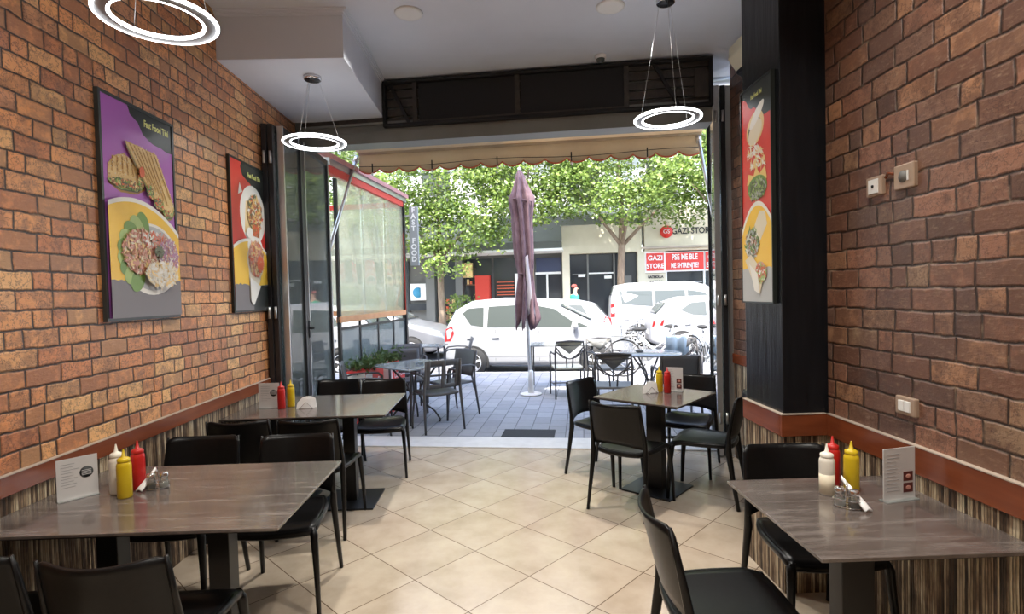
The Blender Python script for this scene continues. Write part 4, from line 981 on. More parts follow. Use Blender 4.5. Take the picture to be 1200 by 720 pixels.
for px, py, lab in ((-1.02, 6.66, 'small glass ashtray on the square outdoor table'), (1.86, 7.30, 'small dark ashtray on the round outdoor table')):
    t = B().lathe([(.04, 0), (.05, .008), (.055, .03), (.048, .03), (.04, .01), (1e-6, .01)], 20, (px, py, .731)).obj('ashtray', 'clear_glass' if px < 0 else 'shop_grey'); tag(t, lab, 'ashtray')

# ---------------------------------------------------------------- neighbour's terrace enclosure
t = thing('terrace_enclosure', 'terrace enclosure of clear plastic sheets, red band and orange rail at left', 'enclosure', W(-2.09, .75)); t.rotation_euler.z = SANG
L = 2.46
for y in (L,): B().b2(-.035, .035, y - .035, y + .035, 0, 3.12).obj('post', 'black_metal', t)
B().b2(-.02, .02, .0, .04, 0, 3.0).obj('post', 'black_metal', t)
for y in (.62, 1.25, 1.88): B().b2(-.012, .012, y - .015, y + .015, .06, 1.28).obj('railing_post', 'black_metal', t)
for i in range(3):
    y0 = i * L / 3
    g = [[(.012 * math.sin(9 * (y0 + k * L / 36) + z * 1.7), y0 + k * L / 36, z) for k in range(13)] for z in (1.34, 1.8, 2.3, 2.75, 3.06)]
    B().sheet(g, .002).obj('plastic_sheet', 'plastic_sheet', t)
B().b2(-.03, .03, 0, L, 1.27, 1.345).obj('orange_rail', 'orange_wood', t, .004)
B().b2(-.015, .015, 0, L, 1.18, 1.21).obj('under_rail', 'black_metal', t); B().b2(-.015, .015, 0, L, .05, .08).obj('under_rail', 'black_metal', t)
B().b2(-.004, .004, .02, L - .03, .08, 1.18).obj('glass_panel', 'clear_glass', t)
B().b2(-.04, .03, -.2, L, 3.03, 3.115).obj('red_band', 'red_band', t)
B().tube([(0.02, L - .02, 3.05), (0.03, L - .05, 1.35)], .008, 6).obj('sheet_cord', 'red_band', t)
B().b2(-.06, .05, -.2, L + .08, 3.115, 3.20).obj('gutter', 'alu', t)
B().prism([(-.9, -.2, 3.62), (.08, -.2, 3.24), (.08, -.2, 3.18), (-.9, -.2, 3.56)], (0, L + .3, 0)).obj('roof_sheet', 'roof_pink', t)
# second flank so that the terrace closes toward the street
B().b2(-3.2, 0, L - .02, L + .02, 1.27, 1.345).obj('orange_rail', 'orange_wood', t); B().b2(-3.2, 0, L - .015, L + .015, 3.03, 3.115).obj('red_band', 'red_band', t)
B().b2(-3.2, -.04, L - .003, L + .003, 1.34, 3.05).obj('plastic_sheet', 'plastic_sheet', t)
# vertical hanging sign
t = thing('vertical_sign', 'narrow grey vertical sign reading fast food beside the black post', 'sign', W(-1.90, 3.22, 2.07)); t.rotation_euler.z = SANG
B().b2(-.07, .07, -.03, .03, 0, .96).obj('board', 'sign_grey', t, .004)
for z in (.16, .80): B().b2(-.16, -.07, -.012, .012, z, z + .03).obj('bracket', 'alu', t)
for i, ch in enumerate('FAST FOOD'):
    if ch != ' ': text(ch, .115, frame((0, -.032, .90 - i * .10), (1, 0, 0), (0, 0, 1)), 'sign_white', t, name='letter', bold=.004)
# planters
for (a, b_, lab, w_) in ((-1.90, 1.05, 'red and white planter box with leafy plants by the folded doors', .62), (-1.88, 1.85, 'red planter box with white script, further along the enclosure', .60)):
    t = thing('planter_box', lab, 'planter', W(a, b_), SANG, 'red planters along the enclosure')
    B().b2(-.12, .12, -w_ / 2, w_ / 2, 0, .68).obj('box', 'sign_red', t, .01)
    B().b2(.121, .126, -w_ / 2 + .02, -w_ / 2 + (.22 if b_ < 1.5 else .05), .05, .64).obj('white_stripe', 'sign_white', t); B().b2(-.125, .125, -w_ / 2 - .006, -w_ / 2 - .001, .3, .66).obj('white_stripe', 'sign_white', t)
    text('Coca-Cola', .16, frame((.124, .05, .50), (0, 1, 0), (0, 0, 1)), 'sign_white', t, xs=.62)
    rnd = random.Random(int(b_ * 100)); vs = B()
    for k in range(420):
        c = Vector((rnd.uniform(-.15, .17), rnd.uniform(-w_ / 2, w_ / 2), .68 + abs(rnd.gauss(0, .06)))); d = Vector((rnd.gauss(0, 1), rnd.gauss(0, 1), rnd.gauss(.5, .6))).normalized(); s_ = d.cross(Vector((rnd.gauss(0, 1), 1, .3))).normalized()
        vs.add([c, c + d * .03 + s_ * .014, c + d * .07, c + d * .03 - s_ * .014], [(0, 1, 2, 3)])
    vs.obj('plants', 'leaves_dark', t, recalc=False)

# ---------------------------------------------------------------- cars
def lerp(a, b, f): return a + (b - a) * f
def interp(tab, x):
    for (x0, y0), (x1, y1) in zip(tab, tab[1:]):
        if x <= x1: return y0 + (y1 - y0) * max(0, (x - x0)) / (x1 - x0)
    return tab[-1][1]
def car(name, label, a, b_, flip, paint, L, Wd, H, top, belt, glass, wheels, wins, z=-.12, tail='hatch', grp='parked cars', spokes=5):
    """top/belt: height tables along x (rear at 0, front at L); windows given as (x,z) polygons in side view"""
    t = thing(name, label, 'car', W(a, b_, z), SANG + (PI if flip else 0), grp)
    hw = Wd / 2
    def half(x):   # plan taper at the two ends
        e = min(x, L - x); return hw * (1 - .20 * max(0, 1 - e / .45) ** 2)
    N = 44; xs = [L * (.5 - .5 * math.cos(PI * (.04 + .92 * i / N))) for i in range(N + 1)]; xs[0] = 0; xs[-1] = L
    def side_y(x, zz):
        h = half(x); tb = interp(belt, x); tp = interp(top, x)
        if zz <= tb: return h * (1 - .05 * max(0, (.45 - zz) / .45) - .02 * max(0, (zz - .6) / .4))
        f = min(1, (zz - tb) / max(.05, H - interp(belt, L / 2))); return h * (.98 - .20 * f)
    rows = []
    for x in xs:
        tp, tb = interp(top, x), interp(belt, x); tb = min(tb, tp - .02); lo = .24 + .10 * max(0, 1 - min(x, L - x) / .3)
        zz = [lo, lo + .10, .50, lerp(.5, tb, .5), tb - .03, tb, lerp(tb, tp, .5), lerp(tb, tp, .85), tp]
        row = [(x, 0, lo)] + [(x, side_y(x, q), q) for q in zz[:-1]] + [(x, side_y(x, tp) * .90, tp - .006), (x, side_y(x, tp) * .55, tp + .012), (x, 0, tp + .02)]
        row = row + [(p[0], -p[1], p[2]) for p in row[-2:0:-1]]; row.append(row[0]); rows.append(row)
    b = B(); R_, Cn = len(rows), len(rows[0]) - 1
    vs = [p for r_ in rows for p in r_[:-1]]; fs = [(i * Cn + j, i * Cn + (j + 1) % Cn, (i + 1) * Cn + (j + 1) % Cn, (i + 1) * Cn + j) for i in range(R_ - 1) for j in range(Cn)]
    fs += [tuple(range(Cn)), tuple((R_ - 1) * Cn + j for j in range(Cn))[::-1]]
    b.add([(x - L / 2, y, zz) for x, y, zz in vs], fs, 0, True); b.obj('body', paint, t)
    for s in (-1, 1):
        for w_ in wins:
            # subdivide the polygon edge so it follows the body side
            P = []
            for (p, q) in zip(w_, w_[1:] + w_[:1]):
                for k in range(3): P.append((lerp(p[0], q[0], k / 3), lerp(p[1], q[1], k / 3)))
            P3 = [(x - L / 2, s * (side_y(x, zz) + .006), zz) for x, zz in P]
            B().prism(P3, (0, -s * .02, 0)).obj('side_window', 'car_glass', t)
        for wx in wheels:
            R0 = .30 if H < 1.65 else .32
            wl = B().lathe([(R0 * .62, -.09), (R0 * .95, -.095), (R0, -.07), (R0, .07), (R0 * .95, .095), (R0 * .62, .09), (R0 * .62, -.09)], 36, (wx - L / 2, s * (hw - .065), R0), axis='Y').obj('wheel', 'tyre', t)
            rb = B().lathe([(R0 * .66, -.02), (R0 * .66, .088), (R0 * .58, .094), (R0 * .57, -.02)], 30, (0, 0, 0), axis='Y')
            for k in range(spokes):
                an = 2 * PI * k / spokes + .3; c, sn = math.cos(an), math.sin(an)
                rb.prism([(-sn * .03, .075, c * .03), (sn * .03, .075, -c * .03), (c * R0 * .6 + sn * .018, .085, sn * R0 * .6 - c * .018), (c * R0 * .6 - sn * .018, .085, sn * R0 * .6 + c * .018)], (0, -.02, 0))
            rb.lathe([(1e-6, .09), (.05, .088), (.055, .06), (.055, .02)], 14, axis='Y')
            rb.v = [(x + wx - L / 2, s * (y + hw - .065), zz + R0) for x, y, zz in rb.v]
            rb.obj('rim', 'rim', wl)
            B().lathe([(1e-6, 0), (R0 * .6, 0), (R0 * .6, .01), (1e-6, .01)], 24, (wx - L / 2, s * (hw - .03), R0), axis='Y').obj('brake_disc', 'tyre', wl)
            arch = [(wx - L / 2 + (R0 + .045) * math.cos(PI * k / 16), s * (hw * 1.0 + .002), R0 + (R0 + .045) * math.sin(PI * k / 16)) for k in range(17)]
            B().prism([(x_, s * (hw + .003), z_) for x_, _, z_ in arch] + [(wx - L / 2 - R0 - .045, s * (hw + .003), .20), (wx - L / 2 + R0 + .045, s * (hw + .003), .20)], (0, -s * .28, 0)).obj('wheel_well', 'tyre', t)
        lm = B().prism([(x - L / 2, s * (side_y(x, zz) + .008), zz) for x, zz in tail_poly[tail]], (0, -s * .12, 0)); lm.obj('tail_lamp', 'tail', t)
        hl = B().prism([(x + L - L / 2, s * (side_y(L + x, zz) + .006), zz) for x, zz in ((-.10, .62), (-.14, .74), (-.42, .83), (-.36, .70))], (0, -s * .10, 0)); hl.obj('head_lamp', 'headlamp', t)
        mx = max(q[0] for w_ in wins for q in w_) - .28; mz = interp(belt, mx)
        B().ball((mx - L / 2, s * (hw + .06), mz + .08), .075, 0, 12, 8, (.7, 1, .8)).obj('side_mirror', paint, t)
        for w_ in wins[:2]:
            cx = min(q[0] for q in w_) + .10; B().tube([(cx - L / 2, s * (side_y(cx, .8) + .018), .80), (cx + .14 - L / 2, s * (side_y(cx, .8) + .018), .805)], .013, 8).obj('door_handle', paint, t)
        B().b2(.7 - L / 2, L - .7 - L / 2, s * hw * .985, s * (hw * .985 + .012), .42, .47).obj('door_strip', paint if paint == 'white_paint' else 'tyre', t)
    # windscreen and rear window follow the loft
    for (x0, x1, nm) in glass:
        g = []
        for k in range(5):
            x = lerp(x0, x1, k / 4); tp = interp(top, x); g.append([(x - L / 2, side_y(x, tp) * u, tp + .018 + .010 * (1 - u * u)) for u in (-.84, -.5, 0, .5, .84)])
        B().sheet(g, .012).obj(nm, 'car_glass', t)
    # door gap lines and bumpers
    for x in (wheels[0] + .48, (wheels[0] + wheels[1]) / 2 + .12, wheels[1] - .42):
        for s in (-1, 1): B().prism([(x - L / 2, s * (side_y(x, .35) + .003), .33), (x + .006 - L / 2, s * (side_y(x, .35) + .003), .33), (x + .006 - L / 2, s * (side_y(x, interp(belt, x)) + .003), interp(belt, x)), (x - L / 2, s * (side_y(x, interp(belt, x)) + .003), interp(belt, x))], (0, -s * .01, 0)).obj('door_gap', 'tyre', t)
    B().b2(-.26, .26, 0, .01, 0, .11).obj('number_plate', 'sign_white', t).matrix_local = Matrix.Translation((-L / 2 - .004, 0, .52)) @ Matrix.Rotation(PI / 2, 4, 'Z')
    return t
tail_poly = {'hatch': [(.02, .72), (.05, .98), (.20, 1.04), (.24, .90), (.16, .74)], 'tall': [(.02, .88), (.03, 1.28), (.13, 1.30), (.14, .90)], 'low': [(.03, .74), (.06, .88), (.32, .92), (.28, .78)]}
# compact one-box hatch in front
car('parked_car', 'nearest white hatchback behind the parasol, red tail lamp at its left end', -.13, 6.22, False, 'white_paint', 3.85, 1.72, 1.58,
    [(0, .70), (.08, 1.05), (.25, 1.36), (.55, 1.53), (1.2, 1.58), (1.9, 1.56), (2.35, 1.44), (3.1, 1.06), (3.6, .88), (3.80, .70), (3.85, .55)],
    [(0, .95), (1.0, .98), (2.6, .93), (3.2, .92), (3.85, .6)], [(2.42, 3.02, 'windscreen'), (.10, .26, 'rear_window')], (.62, 3.12),
    [[(.42, 1.30), (.60, 1.06), (.86, 1.02), (.86, 1.42), (.55, 1.40)], [(.94, 1.01), (1.72, 1.0), (1.72, 1.46), (.96, 1.43)], [(1.82, 1.0), (2.62, .98), (2.66, 1.10), (2.30, 1.36), (1.82, 1.46)], [(2.70, .98), (3.0, .98), (2.78, 1.08)]])
car('parked_car', 'white car in the second row, its tail between the front car and the van', -.53, 9.35, True, 'white_paint', 4.2, 1.75, 1.50,
    [(0, .70), (.10, .98), (.45, 1.36), (.9, 1.46), (1.8, 1.50), (2.5, 1.42), (3.2, 1.02), (3.9, .88), (4.15, .72), (4.2, .55)],
    [(0, .92), (1.0, .95), (3.2, .92), (4.2, .6)], [(2.55, 3.12, 'windscreen'), (.14, .42, 'rear_window')], (.75, 3.35),
    [[(.60, 1.0), (1.30, .99), (1.30, 1.37), (.78, 1.34)], [(1.38, .99), (2.1, .98), (2.1, 1.40), (1.38, 1.38)], [(2.18, .98), (3.0, .96), (2.6, 1.28), (2.18, 1.39)]])
car('parked_van', 'tall white van beyond the second row, tall red tail lamp on its left', 3.78, 12.0, False, 'white_paint', 4.3, 1.80, 1.92,
    [(0, .80), (.04, 1.5), (.14, 1.82), (.6, 1.90), (2.4, 1.92), (2.9, 1.78), (3.4, 1.20), (4.1, .98), (4.26, .8), (4.3, .6)],
    [(0, 1.1), (3.2, 1.08), (4.3, .7)], [(2.95, 3.38, 'windscreen'), (.045, .13, 'rear_window')], (.80, 3.5),
    [[(.35, 1.28), (1.25, 1.2), (1.25, 1.66), (.30, 1.68)], [(1.33, 1.2), (2.2, 1.18), (2.2, 1.66), (1.33, 1.66)], [(2.28, 1.18), (3.2, 1.15), (2.75, 1.58), (2.28, 1.66)]], tail='tall', spokes=9)
car('parked_car', 'white hatchback on the right in the second row behind the bicycles', 4.62, 9.45, False, 'white_paint', 4.2, 1.78, 1.50,
    [(0, .72), (.10, 1.02), (.40, 1.34), (.8, 1.47), (1.8, 1.50), (2.5, 1.42), (3.2, 1.02), (3.9, .88), (4.15, .72), (4.2, .55)],
    [(0, .98), (1.0, 1.0), (3.2, .93), (4.2, .6)], [(2.55, 3.12, 'windscreen'), (.13, .38, 'rear_window')], (.75, 3.35),
    [[(.72, 1.16), (1.02, 1.04), (1.35, 1.02), (1.35, 1.37), (1.0, 1.34)], [(1.42, 1.01), (2.1, 1.0), (2.1, 1.40), (1.42, 1.38)], [(2.18, 1.0), (3.0, .97), (2.6, 1.28), (2.18, 1.39)]], tail='low')
car('parked_car', 'dark silver car at the left behind the black post', -4.87, 8.95, False, 'silver_paint', 4.25, 1.76, 1.46,
    [(0, .72), (.12, .98), (.6, 1.30), (1.1, 1.43), (1.9, 1.46), (2.5, 1.38), (3.2, 1.0), (3.85, .86), (4.18, .70), (4.25, .52)],
    [(0, .92), (1.0, .93), (3.2, .90), (4.25, .58)], [(2.55, 3.14, 'windscreen'), (.16, .55, 'rear_window')], (.8, 3.4),
    [[(.72, 1.0), (1.35, .98), (1.35, 1.33), (1.0, 1.29)], [(1.42, .98), (2.1, .97), (2.1, 1.36), (1.42, 1.34)], [(2.18, .97), (3.0, .94), (2.6, 1.24), (2.18, 1.35)]], tail='low')
car('parked_car', 'white car seen through the terrace glass at the left', -5.6, 6.3, True, 'white_paint', 4.1, 1.74, 1.50,
    [(0, .72), (.10, 1.02), (.40, 1.34), (.8, 1.47), (1.8, 1.50), (2.5, 1.42), (3.1, 1.02), (3.8, .88), (4.05, .72), (4.1, .55)],
    [(0, .98), (1.0, 1.0), (3.2, .93), (4.1, .6)], [(2.5, 3.05, 'windscreen'), (.13, .38, 'rear_window')], (.72, 3.28),
    [[(.72, 1.10), (1.35, 1.02), (1.35, 1.37), (1.0, 1.34)], [(1.42, 1.01), (2.1, 1.0), (2.1, 1.40), (1.42, 1.38)], [(2.18, 1.0), (2.95, .97), (2.58, 1.28), (2.18, 1.39)]])

# ---------------------------------------------------------------- bicycles
def bicycle(label, x, y, rz, basket):
    t = thing('bicycle', label, 'bicycle', (x, y, 0), rz, 'parked bicycles')
    r = .33
    for wx in (-.52, .52):
        w_ = B().tube([(wx + r * math.cos(2 * PI * k / 40), 0, r + .012 + r * math.sin(2 * PI * k / 40)) for k in range(40)], .013, 6, closed=True).obj('wheel', 'tyre', t)
        b = B().tube([(wx + (r - .02) * math.cos(2 * PI * k / 40), 0, r + .012 + (r - .02) * math.sin(2 * PI * k / 40)) for k in range(40)], .007, 5, closed=True)
        for k in range(16): an = 2 * PI * k / 16; b.tube([(wx, 0, r + .012), (wx + (r - .02) * math.cos(an), 0, r + .012 + (r - .02) * math.sin(an))], .0016, 4)
        b.lathe([(.02, -.04), (.02, .04)], 10, (wx, 0, r + .012), axis='Y'); b.obj('spokes', 'bike_silver', w_)
        B().tube([(wx + (r + .03) * math.cos(a), 0, r + .012 + (r + .03) * math.sin(a)) for a in [PI * (.15 + .7 * k / 12) for k in range(13)]], .018, 6, flat=.4).obj('mudguard', 'bike_silver', t)
    bbk, st, hd = (-.08, 0, .29), (-.20, 0, .78), (.38, 0, .80); ra, fa = (-.52, 0, .342), (.52, 0, .342)
    b = B().tube([bbk, st], .016, 8).tube([bbk, (.40, 0, .66)], .018, 8).tube([(-.17, 0, .62), (.12, 0, .42), (.39, 0, .74)], .014, 8).tube([bbk, ra], .010, 6).tube([(-.19, 0, .70), ra], .009, 6).tube([(.415, 0, .62), (.37, 0, .90)], .018, 8)
    b.obj('frame', 'bike', t)
    B().tube([(.41, 0, .64), (.46, 0, .50), fa], .012, 8).obj('fork', 'bike', t)
    B().tube([(.30, -.28, .98), (.37, -.22, 1.0), (.40, 0, .96), (.37, .22, 1.0), (.30, .28, .98)], .011, 8).tube([(.37, 0, .88), (.40, 0, .97)], .012, 8).obj('handlebar', 'bike_silver', t)
    B().ball((-.22, 0, .86), .12, 0, 12, 8, (1.1, .7, .32)).obj('saddle', 'tyre', t); B().tube([st, (-.22, 0, .85)], .012, 8).obj('seat_post', 'bike_silver', t)
    B().lathe([(.08, -.006), (.09, 0), (.08, .006)], 20, bbk, axis='Y').tube([bbk, (-.02, -.07, .13)], .008, 6).tube([bbk, (-.14, .07, .45)], .008, 6).obj('crank', 'bike_silver', t)
    if basket:
        b = B(); c = (.58, 0, .86)
        for z, s_ in ((-.11, .8), (-.04, .87), (.03, .93), (.10, 1.0)): b.tube([(c[0] + sx * .16 * s_, sy * .19 * s_, c[2] + z) for sx, sy in ((-1, -1), (1, -1), (1, 1), (-1, 1))], .006, 5, closed=True)
        for i in range(7):
            f = -1 + i / 3
            for sx in (-1, 1): b.tube([(c[0] + sx * .128, f * .15, c[2] - .11), (c[0] + sx * .16, f * .19, c[2] + .1)], .003, 4)
            for sy in (-1, 1): b.tube([(c[0] + f * .128, sy * .15, c[2] - .11), (c[0] + f * .16, sy * .19, c[2] + .1)], .003, 4)
        b.obj('basket', 'bike', t)
    else: B().box((-.55, 0, .74), (.36, .13, .02)).obj('rear_rack', 'bike_silver', t)
    return t
bicycle('bicycle with its full front wheel showing behind the round table', 2.72, 9.75, SANG + .05, False)
bicycle('bicycle parked behind the first, before the white hatchback', 3.05, 10.42, SANG + PI - .1, True)
bicycle('bicycle with basket turned toward us at the right door edge', 3.78, 9.75, SANG - 1.15, True)

# ---------------------------------------------------------------- buildings across the street
FB = 14.5
def fbox(b, a0, a1, z0, z1, d0, d1, mi=0): return b.b2(a0, a1, FB + d0, FB + d1, z0, z1, mi, T=STR)
t = thing('dark_shopfront', 'dark shopfront with shelves and posters under a pale canopy line, across the street at left', 'shop'); 
fbox(B(), -9.5, .08, 0, 3.4, .5, 1.15).obj('wall', 'shop_grey', t)
fbox(B(), -9.5, .15, 3.02, 3.10, -1.0, .5).obj('canopy_edge', 'sign_white', t); fbox(B(), -9.5, .08, 3.10, 3.42, -.2, .5).obj('fascia', 'shop_grey', t)
for a0, a1 in ((-6.9, -5.85), (-4.7, -4.0), (-3.6, -2.6), (-2.5, -1.0)): fbox(B(), a0, a1, .5, 2.9, .40, .52).obj('window', 'shop_dark', t)
for a0, a1, z0 in ((-4.68, -4.0, .6), (-3.58, -3.2, 1.9), (-6.8, -6.0, 2.0)):
    b = B()
    for z in range(3): fbox(b, a0, a1, z0 + z * .30, z0 + .04 + z * .30, .30, .41)
    b.obj('shelf', 'shop_brown', t); bb2 = B(); rnd = random.Random(int(a0 * -10))
    for z in range(3):
        x = a0 + .04
        while x < a1 - .12: w_ = rnd.uniform(.05, .12); fbox(bb2, x, x + w_, z0 + .04 + z * .3, z0 + .04 + z * .3 + rnd.uniform(.1, .22), .31, .39, rnd.randrange(3)); x += w_ + .03
    bb2.obj('goods', ['shop_brown', 'p_tomato', 'p_crumb'], t)['kind'] = 'stuff'
for a0, a1 in ((-5.1, -4.75), (-3.94, -3.67)): fbox(B(), a0, a1, 0, 3.05, .1, .5).obj('column', 'shop_grey', t)
p = fbox(B(), -5.76, -4.95 - .2, 1.38, 2.02, .28, .34).obj('poster_board', 'sign_white', t); B().lathe([(1e-6, -.01), (.20, -.01), (.20, 0)], 24, W(-5.46, FB + .275, 1.68), axis='Y').obj('blue_emblem', 'blue', p)
fbox(B(), -5.8, -5.1, 1.0, 1.25, .2, .36).obj('dark_counter', 'shop_dark', t)
fbox(B(), -3.15, -2.62, 1.15, 2.25, -.05, .3).obj('red_cabinet', 'red_band', t)
fbox(B(), -3.9, -3.3, 2.2, 2.75, .2, .36).obj('ochre_panel', 'p_crumb', t)  # plain ochre board before the shop wall
fbox(B(), -2.5, -1.3, 1.4, 2.2, .34, .39).obj('door_frame', 'sign_white', t) if 0 else None
fbox(B(), -1.7, -1.6, 1.0, 2.3, .3, .40).obj('white_post', 'sign_white', t)
b = B()
for k in range(5): fbox(b, -2.4 + .0, -1.75, 1.5 + k * .12, 1.53 + k * .12, .33, .39)
b.obj('red_chairs_print', 'p_tomato', t)
fbox(B(), -.89, .03, 2.33, 2.86, .35, .46).obj('navy_sign', 'navy', t)
fbox(B(), -.92, .05, 2.24, 2.32, .3, .46).obj('white_transom', 'sign_white', t); fbox(B(), -.52, -.46, 0, 2.3, .3, .46).obj('white_mullion', 'sign_white', t)
for a0, a1 in ((-.9, -.52), (-.44, .02)): fbox(B(), a0, a1, .1, 2.24, .38, .5).obj('window', 'shop_dark', t)
t = thing('cream_shop_building', 'cream building with wide dark shop windows across the street, centre right', 'building')
fbox(B(), .10, 2.95, 2.95, 3.98, .0, .6).obj('fascia', 'facade', t, ); fbox(B(), .10, .36, 0, 2.95, 0, .5).obj('pillar', 'facade', t); fbox(B(), 2.80, 3.05, 0, 2.95, 0, .5).obj('pillar', 'facade', t)
fbox(B(), .36, 2.80, 0, 2.95, .42, 1.15).obj('dark_interior', 'shop_dark', t)
for a in (1.02, 1.98): fbox(B(), a - .03, a + .03, .1, 2.95, .34, .42).obj('mullion', 'shop_grey', t)
fbox(B(), 1.05, 1.95, 2.2, 2.25, .34, .42).obj('transom', 'sign_white', t); fbox(B(), .45, .95, 2.18, 2.22, .34, .42).obj('transom', 'shop_grey', t)
for a, z in ((1.62, 2.02), (.66, 2.1)): fbox(B(), a, a + .26, z, z + .10, .30, .41).obj('notice', 'sign_white', t)
b = B()
fbox(b, 2.35, 2.6, 1.3, 2.1, .30, .41); b.obj('display_unit', 'shop_grey', t)
t = thing('red_signed_store', 'cream storefront with red banners and round red emblem, far right across the street', 'shop')
fbox(B(), 3.05, 9, 2.95, 4.5, .05, .6).obj('fascia', 'facade', t); fbox(B(), 2.95, 9, 3.03, 3.10, -.12, .05).obj('ledge', 'rail_edge', t)
fbox(B(), 3.05, 3.78, 0, 2.95, .1, .5).obj('panel_wall', 'facade', t); fbox(B(), 3.78, 9, 0, 2.95, .42, 1.15).obj('shop_window', 'shop_dark', t)
for a in (3.80, 5.13, 6.5): fbox(B(), a, a + .06, 0, 2.3, .3, .45).obj('mullion', 'sign_white', t)
b = B()
for z in (.6, 1.0, 1.4, 1.8): fbox(b, 3.9, 5.1, z, z + .03, .34, .42)
b.obj('window_shelf', 'sign_grey', t)
def ftext(body, size, a, z, m, par, d, xs=1.0, bold=.006): return text(body, size, frame(W(a, FB + d, z), SV, (0, 0, 1)), m, par, xs=xs, ext=.005, bold=bold)
s = fbox(B(), 3.05, 3.76, 2.17, 2.92, .0, .1).obj('sign_border', 'sign_white', t); fbox(B(), 3.10, 3.71, 2.24, 2.87, -.02, .0).obj('red_sign', 'sign_red', s)
ftext('GAZI', .24, 3.41, 2.69, 'sign_white', s, -.03, .95); ftext('STORE', .24, 3.41, 2.40, 'sign_white', s, -.03, .86)
s = fbox(B(), 3.78, 5.16, 2.20, 2.91, .25, .42).obj('sign_border', 'sign_white', t); fbox(B(), 3.81, 5.13, 2.25, 2.87, .22, .25).obj('red_sign', 'sign_red', s)
ftext('PSE ME BLE', .28, 4.47, 2.71, 'sign_white', s, .21, .66, .007); ftext('ME SHTRENJTE?', .25, 4.47, 2.41, 'sign_white', s, .21, .56, .006)
s = fbox(B(), 5.18, 5.9, 2.20, 2.91, .25, .42).obj('sign_border', 'sign_white', t); fbox(B(), 5.20, 5.86, 2.25, 2.87, .22, .25).obj('red_sign', 'sign_red', s)
ftext('GAZI', .24, 5.53, 2.69, 'sign_white', s, .21, .95); ftext('STORE', .24, 5.53, 2.40, 'sign_white', s, .21, .86)
ftext('GATMOLLA', .13, 3.42, 2.02, 'ink', t, .08, .8); ftext('JAM TASH', .13, 3.42, 1.84, 'ink', t, .08, .8)
e = B().lathe([(1e-6, -.05), (.22, -.05), (.22, .0)], 28, (0, 0, 0), axis='Y'); e.v = [tuple(STR @ Vector((x + 3.82, y + FB + .04, z + 3.62))) for x, y, z in e.v]; e = e.obj('round_emblem', 'sign_red', t)
text('GS', .20, frame(W(3.82, FB - .02, 3.62), SV, (0, 0, 1)), 'sign_white', e); ftext('GAZI STORE', .30, 4.72, 3.62, 'ink', t, .04, .85)
# upper storeys
t = thing('pale_apartment_block', 'pale bluish-white apartment block rising behind the trees', 'building')
fbox(B(), -22, 18, 3.42, 13, 1.2, 3.0).obj('wall', 'facade_white', t); fbox(B(), -22, -9.5, 0, 3.42, 1.2, 3.0).obj('wall', 'facade_white', t); fbox(B(), 9, 18, 0, 3.42, 1.2, 3.0).obj('wall', 'facade_white', t)
for k in range(13): 
    for z in (4.9, 7.8, 10.7):
        a = -20 + k * 2.9; f = fbox(B(), a, a + 1.3, z, z + 1.6, 1.12, 1.2).obj('window', 'sign_white', t); fbox(B(), a + .08, a + 1.22, z + .08, z + 1.52, 1.08, 1.12).obj('pane', 'car_glass', f)
for z in (4.4, 7.3, 10.2):
    b = B(); fbox(b, -22, 18, z, z + .12, .5, 1.2); b.obj('balcony_slab', 'facade_white', t)
    b = B()
    for k in range(100): fbox(b, -12 + k * .22, -11.97 + k * .22, z + .12, z + .95, .52, .55)
    fbox(b, -12, 10, z + .93, z + .98, .51, .56); b.obj('railing', 'sign_grey', t)

